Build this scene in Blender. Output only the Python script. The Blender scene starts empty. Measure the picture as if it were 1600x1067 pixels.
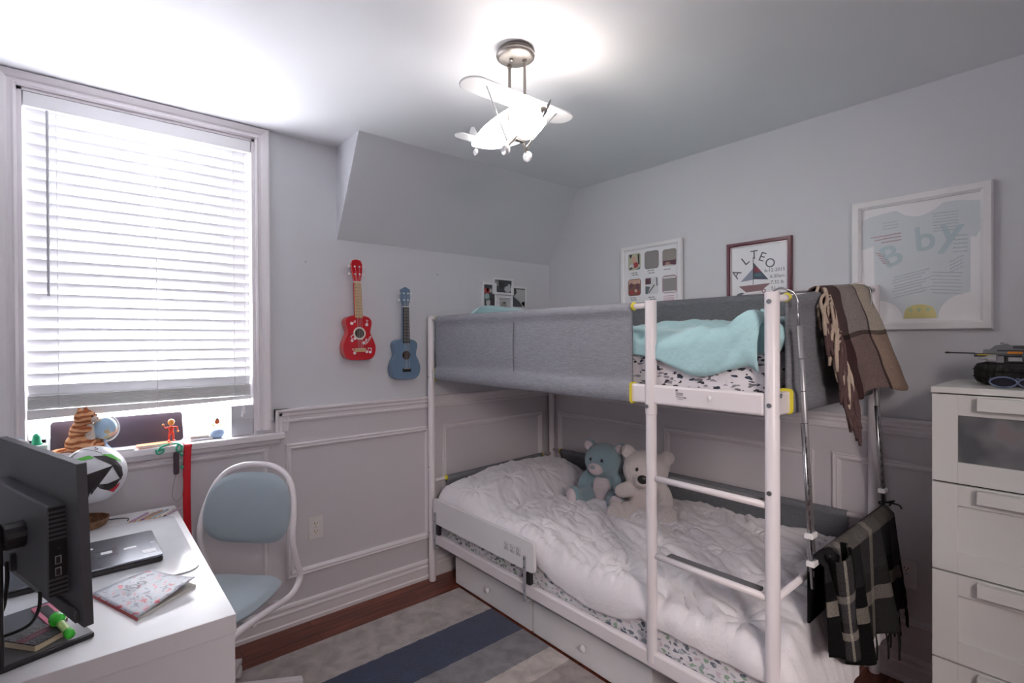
import bpy, bmesh, math, random
from mathutils import Vector, Matrix, noise
random.seed(7)
sc = bpy.context.scene
COL = sc.collection
PI = math.pi
D = math.radians

# ------------------------------------------------------------------ materials
def lin(c):
    def f(v):
        v = v / 255.0
        return v / 12.92 if v <= 0.04045 else ((v + 0.055) / 1.055) ** 2.4
    return (f(c[0]), f(c[1]), f(c[2]), 1.0)

MATS = {}
def mat(name, c, rough=0.5, metal=0.0, bump=None, var=None, emit=None, trans=0.0, alpha=1.0, spec=0.5, sheen=0.0, coat=0.0):
    """bump=(scale,strength) var=(scale,amount)"""
    if name in MATS: return MATS[name]
    m = bpy.data.materials.new(name); m.use_nodes = True
    nt = m.node_tree; N = nt.nodes; L = nt.links
    b = N['Principled BSDF']
    col = lin(c)
    b.inputs['Base Color'].default_value = col
    b.inputs['Roughness'].default_value = rough
    b.inputs['Metallic'].default_value = metal
    b.inputs['Specular IOR Level'].default_value = spec
    b.inputs['Sheen Weight'].default_value = sheen
    b.inputs['Coat Weight'].default_value = coat
    b.inputs['Transmission Weight'].default_value = trans
    b.inputs['Alpha'].default_value = alpha
    if emit:
        b.inputs['Emission Color'].default_value = lin(emit[0])
        b.inputs['Emission Strength'].default_value = emit[1]
    tc = N.new('ShaderNodeTexCoord')
    if var is None: var = (6.0, 0.04)
    nz = N.new('ShaderNodeTexNoise'); nz.inputs['Scale'].default_value = var[0]; nz.inputs['Detail'].default_value = 3
    L.new(tc.outputs['Object'], nz.inputs['Vector'])
    mr = N.new('ShaderNodeMapRange'); mr.inputs['From Min'].default_value = 0.3; mr.inputs['From Max'].default_value = 0.7
    mr.inputs['To Min'].default_value = 1 - var[1]; mr.inputs['To Max'].default_value = 1 + var[1]
    L.new(nz.outputs['Fac'], mr.inputs['Value'])
    vm = N.new('ShaderNodeVectorMath'); vm.operation = 'SCALE'
    vm.inputs[0].default_value = col[:3]
    L.new(mr.outputs['Result'], vm.inputs['Scale'])
    L.new(vm.outputs['Vector'], b.inputs['Base Color'])
    if bump:
        n2 = N.new('ShaderNodeTexNoise'); n2.inputs['Scale'].default_value = bump[0]; n2.inputs['Detail'].default_value = 4
        L.new(tc.outputs['Object'], n2.inputs['Vector'])
        bp = N.new('ShaderNodeBump'); bp.inputs['Strength'].default_value = bump[1]; bp.inputs['Distance'].default_value = 0.01
        L.new(n2.outputs['Fac'], bp.inputs['Height']); L.new(bp.outputs['Normal'], b.inputs['Normal'])
    MATS[name] = m
    return m

def ramp(N, stops, const=True):
    r = N.new('ShaderNodeValToRGB'); cr = r.color_ramp
    if const: cr.interpolation = 'CONSTANT'
    cr.elements[0].position = stops[0][0]; cr.elements[0].color = lin(stops[0][1])
    cr.elements[1].position = stops[1][0]; cr.elements[1].color = lin(stops[1][1])
    for p, c in stops[2:]:
        e = cr.elements.new(p); e.color = lin(c)
    return r

def custom(name, rough=0.5):
    m = bpy.data.materials.new(name); m.use_nodes = True
    nt = m.node_tree; b = nt.nodes['Principled BSDF']; b.inputs['Roughness'].default_value = rough
    MATS[name] = m
    tc = nt.nodes.new('ShaderNodeTexCoord')
    return m, nt.nodes, nt.links, b, tc

def mapping(N, L, src, scale=(1,1,1), rot=(0,0,0), loc=(0,0,0)):
    mp = N.new('ShaderNodeMapping'); mp.inputs['Scale'].default_value = scale; mp.inputs['Rotation'].default_value = rot; mp.inputs['Location'].default_value = loc
    L.new(src, mp.inputs['Vector']); return mp.outputs['Vector']

def add_bump(N, L, b, height, strength, dist=0.005):
    bp = N.new('ShaderNodeBump'); bp.inputs['Strength'].default_value = strength; bp.inputs['Distance'].default_value = dist
    L.new(height, bp.inputs['Height']); L.new(bp.outputs['Normal'], b.inputs['Normal'])

def wood_floor():
    m, N, L, b, tc = custom('dark_wood', 0.28)
    br = N.new('ShaderNodeTexBrick')
    br.inputs['Scale'].default_value = 1.0
    br.inputs['Brick Width'].default_value = 0.9; br.inputs['Row Height'].default_value = 0.085
    br.inputs['Mortar Size'].default_value = 0.0015; br.offset = 0.37
    br.inputs['Color1'].default_value = lin((136, 70, 50)); br.inputs['Color2'].default_value = lin((112, 56, 40)); br.inputs['Mortar'].default_value = lin((44, 22, 18))
    L.new(tc.outputs['Object'], br.inputs['Vector'])
    v = mapping(N, L, tc.outputs['Object'], (4, 60, 1))
    nz = N.new('ShaderNodeTexNoise'); nz.inputs['Scale'].default_value = 1; nz.inputs['Detail'].default_value = 6; L.new(v, nz.inputs['Vector'])
    r = ramp(N, [(0.3, (150, 140, 135)), (0.62, (255, 255, 255))], False); L.new(nz.outputs['Fac'], r.inputs['Fac'])
    mx = N.new('ShaderNodeMix'); mx.data_type = 'RGBA'; mx.blend_type = 'MULTIPLY'; mx.inputs['Factor'].default_value = 0.9
    L.new(br.outputs['Color'], mx.inputs[6]); L.new(r.outputs['Color'], mx.inputs[7]); L.new(mx.outputs[2], b.inputs['Base Color'])
    return m

def rug_mat():
    m, N, L, b, tc = custom('striped_rug_pile', 0.95)
    b.inputs['Sheen Weight'].default_value = 0.3
    sp = N.new('ShaderNodeSeparateXYZ')
    wn = N.new('ShaderNodeTexNoise'); wn.inputs['Scale'].default_value = 40
    L.new(tc.outputs['Object'], wn.inputs['Vector'])
    L.new(tc.outputs['Object'], sp.inputs['Vector'])
    ad = N.new('ShaderNodeMath'); ad.operation = 'MULTIPLY_ADD'; ad.inputs[1].default_value = 0.012; L.new(wn.outputs['Fac'], ad.inputs[0]); L.new(sp.outputs['Y'], ad.inputs[2])
    # object origin at the rug centre y=-1.3 ; half length 1.1
    mr = N.new('ShaderNodeMapRange'); mr.inputs['From Min'].default_value = 1.1; mr.inputs['From Max'].default_value = -1.1
    L.new(ad.outputs[0], mr.inputs['Value'])
    g, nv, g2, be, ta = (184, 175, 172), (34, 50, 86), (136, 135, 140), (206, 196, 190), (170, 160, 156)
    T = 2.2
    st = [(q, c) for q, c in ((0.0, g), ((0.55 - 0.255) / T, nv), ((0.81 - 0.255) / T, g2), ((1.005 - 0.255) / T, be), ((1.14 - 0.255) / T, ta), ((1.45 - 0.255) / T, nv), ((1.75 - 0.255) / T, be), ((2.1 - 0.255) / T, g))]
    r = ramp(N, st); L.new(mr.outputs['Result'], r.inputs['Fac'])
    nz = N.new('ShaderNodeTexNoise'); nz.inputs['Scale'].default_value = 14; nz.inputs['Detail'].default_value = 6; nz.inputs['Distortion'].default_value = 0.6
    L.new(tc.outputs['Object'], nz.inputs['Vector'])
    r2 = ramp(N, [(0.3, (205, 203, 203)), (0.7, (255, 255, 255))], False); L.new(nz.outputs['Fac'], r2.inputs['Fac'])
    mx = N.new('ShaderNodeMix'); mx.data_type = 'RGBA'; mx.blend_type = 'MULTIPLY'; mx.inputs['Factor'].default_value = 1
    L.new(r.outputs['Color'], mx.inputs[6]); L.new(r2.outputs['Color'], mx.inputs[7]); L.new(mx.outputs[2], b.inputs['Base Color'])
    fz = N.new('ShaderNodeTexNoise'); fz.inputs['Scale'].default_value = 220; L.new(tc.outputs['Object'], fz.inputs['Vector'])
    add_bump(N, L, b, fz.outputs['Fac'], 0.7)
    return m

def weave(name, c, c2=None, scale=420, rough=0.9, strength=0.35):
    m, N, L, b, tc = custom(name, rough)
    c2 = c2 or tuple(int(v * 0.82) for v in c)
    v = mapping(N, L, tc.outputs['Object'], (scale, scale, scale * 0.35))
    nz = N.new('ShaderNodeTexNoise'); nz.inputs['Scale'].default_value = 1; nz.inputs['Detail'].default_value = 2; L.new(v, nz.inputs['Vector'])
    v3 = mapping(N, L, tc.outputs['Object'], (30, 30, scale))
    n3 = N.new('ShaderNodeTexNoise'); n3.inputs['Scale'].default_value = 1; L.new(v3, n3.inputs['Vector'])
    mm = N.new('ShaderNodeMath'); mm.operation = 'ADD'; L.new(nz.outputs['Fac'], mm.inputs[0]); L.new(n3.outputs['Fac'], mm.inputs[1])
    hf = N.new('ShaderNodeMath'); hf.operation = 'MULTIPLY'; hf.inputs[1].default_value = 0.5; L.new(mm.outputs[0], hf.inputs[0])
    r = ramp(N, [(0.36, c2), (0.62, c)], False); L.new(hf.outputs[0], r.inputs['Fac'])
    L.new(r.outputs['Color'], b.inputs['Base Color']); add_bump(N, L, b, hf.outputs[0], strength, 0.003)
    return m

def spots(name, base, cols, scale=(1, 1, 1), dens=0.32, leafy=False):
    m, N, L, b, tc = custom(name, 0.9)
    v = mapping(N, L, tc.outputs['Object'], scale)
    if leafy:
        nz = N.new('ShaderNodeTexNoise'); nz.inputs['Scale'].default_value = 0.9; L.new(v, nz.inputs['Vector'])
        ma = N.new('ShaderNodeVectorMath'); ma.operation = 'MULTIPLY_ADD'; ma.inputs[1].default_value = (1.6, 1.6, 1.6)
        L.new(nz.outputs['Color'], ma.inputs[0]); L.new(v, ma.inputs[2]); v = ma.outputs['Vector']
    vo = N.new('ShaderNodeTexVoronoi'); vo.feature = 'F1'; vo.inputs['Scale'].default_value = 1; vo.inputs['Randomness'].default_value = 0.75
    L.new(v, vo.inputs['Vector'])
    sp = N.new('ShaderNodeSeparateColor'); L.new(vo.outputs['Color'], sp.inputs['Color'])
    r = ramp(N, [(i / len(cols), c) for i, c in enumerate(cols)]); L.new(sp.outputs['Red'], r.inputs['Fac'])
    lt = N.new('ShaderNodeMath'); lt.operation = 'LESS_THAN'; lt.inputs[1].default_value = dens; L.new(vo.outputs['Distance'], lt.inputs[0])
    mx = N.new('ShaderNodeMix'); mx.data_type = 'RGBA'; mx.inputs[6].default_value = lin(base)
    L.new(lt.outputs[0], mx.inputs['Factor']); L.new(r.outputs['Color'], mx.inputs[7]); L.new(mx.outputs[2], b.inputs['Base Color'])
    n2 = N.new('ShaderNodeTexNoise'); n2.inputs['Scale'].default_value = 18; n2.inputs['Detail'].default_value = 4; L.new(tc.outputs['Object'], n2.inputs['Vector'])
    add_bump(N, L, b, n2.outputs['Fac'], 0.5, 0.02)
    return m

def uvblocks(name, ustops, vstops, vmix=None, rough=0.95):
    """colour = ramp(u); vmix: second ramp with alpha-like mixing by v ramp (black/white)"""
    m, N, L, b, tc = custom(name, rough)
    b.inputs['Specular IOR Level'].default_value = 0.15
    sp = N.new('ShaderNodeSeparateXYZ'); L.new(tc.outputs['UV'], sp.inputs['Vector'])
    r1 = ramp(N, ustops); L.new(sp.outputs['X'], r1.inputs['Fac'])
    r2 = ramp(N, vstops); L.new(sp.outputs['Y'], r2.inputs['Fac'])
    mx = N.new('ShaderNodeMix'); mx.data_type = 'RGBA'; mx.blend_type = vmix or 'MULTIPLY'; mx.inputs['Factor'].default_value = 1
    L.new(r1.outputs['Color'], mx.inputs[6]); L.new(r2.outputs['Color'], mx.inputs[7])
    nz = N.new('ShaderNodeTexNoise'); nz.inputs['Scale'].default_value = 260; L.new(tc.outputs['Object'], nz.inputs['Vector'])
    r3 = ramp(N, [(0.3, (190, 190, 190)), (0.7, (255, 255, 255))], False); L.new(nz.outputs['Fac'], r3.inputs['Fac'])
    m2 = N.new('ShaderNodeMix'); m2.data_type = 'RGBA'; m2.blend_type = 'MULTIPLY'; m2.inputs['Factor'].default_value = 1
    L.new(mx.outputs[2], m2.inputs[6]); L.new(r3.outputs['Color'], m2.inputs[7]); L.new(m2.outputs[2], b.inputs['Base Color'])
    add_bump(N, L, b, nz.outputs['Fac'], 0.5, 0.004)
    return m

def pane_mat(name, tint=(255, 255, 255), gloss=0.02, mixf=None):
    m = bpy.data.materials.new(name); m.use_nodes = True; nt = m.node_tree; N = nt.nodes; L = nt.links
    N.remove(N['Principled BSDF']); out = N['Material Output']
    tr = N.new('ShaderNodeBsdfTransparent'); tr.inputs['Color'].default_value = lin(tint)
    gl = N.new('ShaderNodeBsdfGlossy'); gl.inputs['Roughness'].default_value = gloss
    fr = N.new('ShaderNodeFresnel'); fr.inputs['IOR'].default_value = 1.5
    mx = N.new('ShaderNodeMixShader')
    ad = N.new('ShaderNodeMath'); ad.operation = 'ADD'; ad.inputs[1].default_value = mixf or 0.0; L.new(fr.outputs['Fac'], ad.inputs[0])
    ge = N.new('ShaderNodeNewGeometry'); iv = N.new('ShaderNodeMath'); iv.operation = 'SUBTRACT'; iv.inputs[0].default_value = 1.0; L.new(ge.outputs['Backfacing'], iv.inputs[1])
    mu = N.new('ShaderNodeMath'); mu.operation = 'MULTIPLY'; L.new(ad.outputs[0], mu.inputs[0]); L.new(iv.outputs[0], mu.inputs[1]); L.new(mu.outputs[0], mx.inputs['Fac'])
    L.new(tr.outputs[0], mx.inputs[1]); L.new(gl.outputs[0], mx.inputs[2]); L.new(mx.outputs[0], out.inputs['Surface'])
    MATS[name] = m; return m

def translucent(name, c, f=0.5, tint=None):
    m = bpy.data.materials.new(name); m.use_nodes = True; nt = m.node_tree; N = nt.nodes; L = nt.links
    b = N['Principled BSDF']; b.inputs['Base Color'].default_value = lin(c); b.inputs['Roughness'].default_value = 0.45; out = N['Material Output']
    t = N.new('ShaderNodeBsdfTranslucent'); t.inputs['Color'].default_value = lin(tint or c)
    mx = N.new('ShaderNodeMixShader'); mx.inputs['Fac'].default_value = f
    L.new(b.outputs[0], mx.inputs[1]); L.new(t.outputs[0], mx.inputs[2]); L.new(mx.outputs[0], out.inputs['Surface'])
    MATS[name] = m; return m

M_wall = mat('painted_grey_wall', (212, 213, 218), 0.75, bump=(300, 0.05), var=(2, 0.012))
M_ceil = mat('painted_ceiling', (232, 232, 235), 0.8, bump=(250, 0.05), var=(2, 0.01))
M_trim = mat('white_trim_paint', (226, 221, 224), 0.4, var=(3, 0.01))
M_field = mat('wainscot_field_shaded', (209, 204, 208), 0.45, var=(3, 0.01))  # trim white greyed: shade of the low wall put into the colour
M_floor = wood_floor()
M_white = mat('white_lacquer', (232, 231, 233), 0.35, var=(3, 0.01))
M_wmetal = mat('white_powder_coated_steel', (232, 226, 229), 0.35, var=(3, 0.01))
M_plasticw = mat('white_plastic', (236, 236, 236), 0.35)
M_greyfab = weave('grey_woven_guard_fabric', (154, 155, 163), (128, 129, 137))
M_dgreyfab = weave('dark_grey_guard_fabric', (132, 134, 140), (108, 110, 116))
M_yellow = mat('yellow_plastic', (222, 208, 60), 0.45)
M_steel = mat('brushed_steel', (175, 175, 178), 0.3, 1.0)
M_chrome = mat('chrome', (170, 170, 174), 0.25, 1.0)
M_nickel = mat('brushed_nickel', (150, 144, 140), 0.45, 1.0)
M_black = mat('black_plastic', (36, 35, 38), 0.38)
M_dgrey = mat('dark_grey_plastic', (74, 75, 79), 0.45, bump=(500, 0.1))
M_cord = mat('black_cord', (20, 20, 22), 0.5)

# ------------------------------------------------------------------ mesh builder
ORG = {}
class MB:
    def __init__(s): s.v = []; s.f = []; s.mi = []; s.uv = {}; s.cur = 0
    def add(s, vs, fs, uvs=None):
        o = len(s.v); s.v += [tuple(v) for v in vs]
        for i, f in enumerate(fs):
            s.f.append(tuple(o + k for k in f)); s.mi.append(s.cur)
            if uvs: s.uv[len(s.f) - 1] = [uvs[k] for k in f]
        return s
    def box(s, x0, x1, y0, y1, z0, z1, m=None, b=0.0):
        if x0 > x1: x0, x1 = x1, x0
        if y0 > y1: y0, y1 = y1, y0
        if z0 > z1: z0, z1 = z1, z0
        if b > 0:
            bm = bmesh.new(); bmesh.ops.create_cube(bm, size=1.0)
            bmesh.ops.scale(bm, vec=(x1 - x0, y1 - y0, z1 - z0), verts=bm.verts)
            bmesh.ops.translate(bm, vec=((x0 + x1) / 2, (y0 + y1) / 2, (z0 + z1) / 2), verts=bm.verts)
            bmesh.ops.bevel(bm, geom=bm.edges[:], offset=b, segments=2, affect='EDGES', profile=0.5)
            vs = [v.co.copy() for v in bm.verts]; fs = [[v.index for v in f.verts] for f in bm.faces]; bm.free()
        else:
            vs = [Vector(p) for p in ((x0,y0,z0),(x1,y0,z0),(x1,y1,z0),(x0,y1,z0),(x0,y0,z1),(x1,y0,z1),(x1,y1,z1),(x0,y1,z1))]
            fs = [(0,3,2,1),(4,5,6,7),(0,1,5,4),(1,2,6,5),(2,3,7,6),(3,0,4,7)]
        if m is not None: vs = [m @ v for v in vs]
        return s.add(vs, fs)
    def tube(s, pts, r, n=12, caps=True, closed=False):
        pts = [Vector(p) for p in pts]; K = len(pts)
        rs = r if isinstance(r, (list, tuple)) else [r] * K
        vs = []; prev = None
        for i, p in enumerate(pts):
            if closed: t = pts[(i + 1) % K] - pts[i - 1]
            else: t = pts[min(i + 1, K - 1)] - pts[max(i - 1, 0)]
            t.normalize()
            if prev is None:
                a = Vector((0, 0, 1)) if abs(t.z) < 0.9 else Vector((1, 0, 0))
                u = t.cross(a).normalized()
            else:
                u = (prev - t * prev.dot(t)).normalized()
            prev = u; w = t.cross(u)
            for k in range(n):
                a = 2 * PI * k / n; vs.append(p + (u * math.cos(a) + w * math.sin(a)) * rs[i])
        fs = []
        for i in range(K if closed else K - 1):
            j = (i + 1) % K
            for k in range(n): fs.append((i*n+k, i*n+(k+1)%n, j*n+(k+1)%n, j*n+k))
        if caps and not closed:
            fs.append(tuple(reversed(range(n)))); fs.append(tuple((K-1)*n+k for k in range(n)))
        return s.add(vs, fs)
    def lathe(s, prof, c=(0,0,0), m=None, n=24):
        vs = []; fs = []
        c = Vector(c)
        for r, z in prof:
            for k in range(n):
                a = 2*PI*k/n; p = Vector((max(r, 1e-5)*math.cos(a), max(r, 1e-5)*math.sin(a), z))
                vs.append((m @ p if m is not None else p) + c)
        for i in range(len(prof)-1):
            for k in range(n): fs.append((i*n+k, i*n+(k+1)%n, (i+1)*n+(k+1)%n, (i+1)*n+k))
        fs.append(tuple(reversed(range(n)))); fs.append(tuple((len(prof)-1)*n+k for k in range(n)))
        return s.add(vs, fs)
    def ell(s, c, r, m=None, n=20, k=12):
        if not isinstance(r, (tuple, list)): r = (r, r, r)
        prof = [(math.sin(PI*i/k), -math.cos(PI*i/k)) for i in range(k+1)]
        S = Matrix.Diagonal((r[0], r[1], r[2])).to_3x3()
        mm = (m.to_3x3() @ S) if m is not None else S
        return s.lathe(prof, c, mm, n)
    def prism(s, out, f3, d0, d1):
        """out: 2D outline; f3(a,b,d)->3D"""
        n = len(out)
        vs = [f3(a, b, d0) for a, b in out] + [f3(a, b, d1) for a, b in out]
        fs = [tuple(range(n)), tuple(reversed(range(n, 2*n)))]
        for i in range(n): fs.append((i, n+i, n+(i+1) % n, (i+1) % n))
        return s.add(vs, fs)
    def grid(s, fn, nu, nv, thick=None):
        vs = []; uv = []
        for j in range(nv+1):
            for i in range(nu+1):
                a, b = i/nu, j/nv; vs.append(Vector(fn(a, b))); uv.append((a, b))
        fs = [(j*(nu+1)+i, j*(nu+1)+i+1, (j+1)*(nu+1)+i+1, (j+1)*(nu+1)+i) for j in range(nv) for i in range(nu)]
        return s.add(vs, fs, uv)
    def sweep(s, rings, closed_ring=True, caps=True):
        n = len(rings[0]); vs = [Vector(p) for r in rings for p in r]; fs = []; K = len(rings)
        uv = [(k/n, i/(K-1)) for i in range(K) for k in range(n)]
        for i in range(K-1):
            for k in range(n if closed_ring else n-1): fs.append((i*n+k, i*n+(k+1)%n, (i+1)*n+(k+1)%n, (i+1)*n+k))
        if caps and closed_ring:
            fs.append(tuple(reversed(range(n)))); fs.append(tuple((K-1)*n+k for k in range(n)))
        return s.add(vs, fs, uv)
    def text(s, body, size, o, xd, yd, h=0.0006, rot=0.0):
        cu = bpy.data.curves.new('t', 'FONT'); cu.body = body; cu.size = size; cu.extrude = 0.0; cu.resolution_u = 3; cu.align_x = 'CENTER'
        ob = bpy.data.objects.new('t', cu); COL.objects.link(ob)
        dg = bpy.context.evaluated_depsgraph_get(); me = bpy.data.meshes.new_from_object(ob.evaluated_get(dg))
        xd = Vector(xd).normalized(); yd = Vector(yd).normalized(); zd = xd.cross(yd); c, sn = math.cos(rot), math.sin(rot)
        vs = [Vector(o) + xd*(v.co.x*c - v.co.y*sn) + yd*(v.co.x*sn + v.co.y*c) + zd*h for v in me.vertices]
        fs = [tuple(p.vertices) for p in me.polygons]
        bpy.data.objects.remove(ob); bpy.data.curves.remove(cu); bpy.data.meshes.remove(me)
        return s.add(vs, fs)
    def build(s, name, mats, parent=None, smooth=False, bevel=0, solid=0, subs=0, remesh=0, label=None, kind=None, origin=None, soff=0):
        if not isinstance(mats, (list, tuple)): mats = [mats]
        xs = [v[0] for v in s.v]; ys = [v[1] for v in s.v]; zs = [v[2] for v in s.v]
        og = Vector(origin) if origin else Vector(((min(xs)+max(xs))/2, (min(ys)+max(ys))/2, min(zs)))
        me = bpy.data.meshes.new(name)
        me.from_pydata([tuple(Vector(v) - og) for v in s.v], [], s.f)
        for m in mats: me.materials.append(m)
        for p, mi in zip(me.polygons, s.mi): p.material_index = mi; p.use_smooth = smooth
        if s.uv:
            ul = me.uv_layers.new(name='UVMap')
            for fi, uvs in s.uv.items():
                for li, u in zip(me.polygons[fi].loop_indices, uvs): ul.data[li].uv = u
        me.update()
        o = bpy.data.objects.new(name, me); COL.objects.link(o)
        if parent is not None:
            o.parent = parent; o.location = og - Vector(ORG[parent.name])
        else: o.location = og
        ORG[o.name] = tuple(og)
        if smooth and not (subs or remesh):
            try: me.shade_auto_smooth if False else None
            except Exception: pass
        if remesh:
            r = o.modifiers.new('fuse', 'REMESH'); r.mode = 'VOXEL'; r.voxel_size = remesh; r.use_smooth_shade = True
            q = o.modifiers.new('soft', 'SMOOTH'); q.factor = 0.7; q.iterations = 6
        if solid:
            q = o.modifiers.new('solid', 'SOLIDIFY'); q.thickness = solid; q.offset = soff
        if bevel:
            q = o.modifiers.new('bevel', 'BEVEL'); q.width = bevel; q.segments = 2; q.limit_method = 'ANGLE'; q.angle_limit = D(40)
        if subs:
            q = o.modifiers.new('sub', 'SUBSURF'); q.levels = subs; q.render_levels = subs
        if label: o['label'] = label
        if kind: o['kind'] = kind
        return o

def thing(name, label, cat, loc, rotz=0, group=None, local=False):
    o = bpy.data.objects.new(name, None); COL.objects.link(o); o.empty_display_size = 0.05
    o.location = loc; o.rotation_euler = (0, 0, rotz)
    o['label'] = label; o['category'] = cat
    if group: o['group'] = group
    ORG[o.name] = (0, 0, 0) if local else tuple(loc)
    return o
def tag(o, label, cat, group=None):
    o['label'] = label; o['category'] = cat
    if group: o['group'] = group
    return o
def struct(name, mb, m, parent=None, **k):
    o = mb.build(name, m, parent, **k)
    if parent is None: o['kind'] = 'structure'
    return o

def arc(cx, cy, r, a0, a1, n):
    return [(cx + r*math.cos(a0 + (a1-a0)*i/n), cy + r*math.sin(a0 + (a1-a0)*i/n)) for i in range(n+1)]
def rrect(x0, x1, y0, y1, r, n=4):
    o = []
    o += arc(x1-r, y1-r, r, 0, PI/2, n); o += arc(x0+r, y1-r, r, PI/2, PI, n); o += arc(x0+r, y0+r, r, PI, 1.5*PI, n); o += arc(x1-r, y0+r, r, 1.5*PI, 2*PI, n)
    return o
FZ = lambda a, b, d: Vector((a, b, d))      # outline in plan, extruded in z
FX = lambda a, b, d: Vector((d, a, b))      # outline (y,z), extruded in x
FY = lambda a, b, d: Vector((a, d, b))      # outline (x,z), extruded in y
def smoothpath(pts, n=6):
    pts = [Vector(p) for p in pts]; out = []
    for i in range(len(pts)-1):
        p0 = pts[max(i-1, 0)]; p1 = pts[i]; p2 = pts[i+1]; p3 = pts[min(i+2, len(pts)-1)]
        for k in range(n):
            t = k/n
            out.append(0.5*((2*p1) + (p2-p0)*t + (2*p0-5*p1+4*p2-p3)*t*t + (3*p1-p0-3*p2+p3)*t**3))
    out.append(pts[-1]); return out
def nz(x, y, z=0.0): return noise.noise(Vector((x, y, z)))
def ridge(x, y, z=0.0): return 1 - abs(noise.noise(Vector((x, y, z)))) * 2
def sstep(a, b, x):
    t = max(0, min(1, (x-a)/(b-a))); return t*t*(3-2*t)

# ------------------------------------------------------------------ camera
cam_d = bpy.data.cameras.new('camera'); cam = bpy.data.objects.new('camera', cam_d); COL.objects.link(cam)
F_PX = 795.53; yaw, pt, rl = -0.7017, -0.0058, -0.0055
cam_d.sensor_width = 36; cam_d.lens = F_PX/1600*36; cam_d.clip_start = 0.02
Fv = Vector((-math.sin(yaw), math.cos(yaw), 0)); Rv = Vector((Fv.y, -Fv.x, 0)); Uv = Vector((0, 0, 1))
F2 = Fv*math.cos(pt) + Uv*math.sin(pt); U2 = Uv*math.cos(pt) - Fv*math.sin(pt)
R3 = Rv*math.cos(rl) + U2*math.sin(rl); U3 = -Rv*math.sin(rl) + U2*math.cos(rl)
mw = Matrix((( R3.x, U3.x, -F2.x, -2.6976), (R3.y, U3.y, -F2.y, -2.7559), (R3.z, U3.z, -F2.z, 1.4805), (0, 0, 0, 1)))
cam.matrix_world = mw
sc.camera = cam

# ------------------------------------------------------------------ room shell
H = 2.533; XL = -3.25; YB = -3.35
WX0, WX1, WZ0, WZ1 = -2.885, -2.035, 1.0, 2.475      # window opening
struct('floor', MB().box(XL-.1, .1, YB-.1, .35, -.06, 0), M_floor, origin=(0, 0, 0))
struct('ceiling', MB().box(XL-.1, .1, YB-.1, .2, H, H+.08), M_ceil)
w = MB(); w.box(XL-.1, WX0, 0, .18, 0, H); w.box(WX1, .1, 0, .18, 0, H); w.box(WX0, WX1, 0, .18, 0, WZ0); w.box(WX0, WX1, 0, .18, WZ1, H)
struct('wall_back', w, M_wall)
struct('wall_right', MB().box(0, .12, YB-.1, .0, 0, H), M_wall)
struct('wall_left', MB().box(XL-.1, XL, YB-.1, 0, 0, H), M_wall)
fw_ = MB(); fw_.box(XL, -2.75, YB-.1, YB, 0, H); fw_.box(-1.75, 0, YB-.1, YB, 0, H); fw_.box(-2.75, -1.75, YB-.1, YB, 2.15, H)  # doorway opening added so fill light reaches the room
struct('wall_front', fw_, M_wall)
hl = MB(); hl.box(XL, -1.0, -4.9, -4.8, -.06, H); hl.box(XL-.1, XL, -4.8, YB-.1, -.06, H); hl.box(-1.0, -.9, -4.8, YB-.1, -.06, H); struct('wall_fill_hall', hl, M_wall)  # unseen hall, added to house the fill lamp
struct('ceiling_fill_hall', MB().box(XL, -1.0, -4.8, YB-.1, H, H+.08), M_ceil); struct('floor_fill_hall', MB().box(XL, -1.0, -4.8, YB-.1, -.06, 0), M_floor)
struct('wall_sloped', MB().prism([(0.0, 2.029), (-.2975, H), (0.0, H)], FX, -1.6228, 0.0), M_wall)

# wainscot field, chair rail, mouldings, baseboard
t = MB(); t.box(-1.975, 0, -.008, 0, 0, 1.07); t.box(-3.25, -1.975, -.008, 0, 0, .955); struct('trim_1', t, M_field)
t = MB(); t.box(-.008, 0, YB, -.008, 0, 1.07); struct('trim_2', t, M_field)
RAIL = [(0, 1.126), (-.032, 1.126), (-.034, 1.118), (-.03, 1.112), (-.024, 1.106), (-.024, 1.092), (-.016, 1.086), (-.014, 1.072), (-.02, 1.066), (-.018, 1.058), (-.008, 1.054), (0, 1.054)]
t = MB(); t.prism(RAIL, FX, -1.955, 0); 
# the rail turns down beside the window
VR = [(-(z-1.126)+(-1.955), y) for y, z in RAIL]
t.prism([(a, b) for a, b in VR], lambda a, b, d: Vector((a, b, d)), 1.012, 1.126)
struct('trim_3', t, M_trim)
t = MB(); t.prism([(y, z) for y, z in RAIL], FY, YB, -.001); struct('trim_4', t, M_trim)
BASE = [(0, 0), (-.022, 0), (-.023, .018), (-.017, .024), (-.017, .066), (-.021, .07), (-.021, .078), (-.015, .084), (-.015, .094), (-.02, .1), (-.018, .112), (-.008, .12), (0, .12)]
struct('baseboard_back', MB().prism(BASE, FX, XL, 0), M_trim)
struct('baseboard_right', MB().prism(BASE, FY, YB, -.001), M_trim)
def panel(mb, axis, a0, a1, z0, z1):
    """picture-frame moulding swept round a rectangle on the wall"""
    prof = [(0, 0), (0, .010), (.006, .016), (.012, .011), (.018, .011), (.022, .017), (.028, .012), (.032, .006), (.036, 0)]
    cor = [(a0, z0, 1, 1), (a1, z0, -1, 1), (a1, z1, -1, -1), (a0, z1, 1, -1)]
    n = len(prof); vs = []
    for a, z, sa, sz in cor:
        for p, h in prof:
            q = (a + sa*p, -h-.008, z + sz*p)
            vs.append(Vector(q) if axis == 'x' else Vector((-h-.008, q[0], q[2])))
    fs = []
    for i in range(4):
        j = (i+1) % 4
        for k in range(n-1): fs.append((i*n+k, i*n+k+1, j*n+k+1, j*n+k))
    mb.add(vs, fs)
t = MB()
panel(t, 'x', -3.0, -1.985, .25, .95); panel(t, 'x', -1.902, -1.05, .25, .944); panel(t, 'x', -.962, -.095, .25, .944)
struct('trim_5', t, M_trim)
t = MB()
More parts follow.
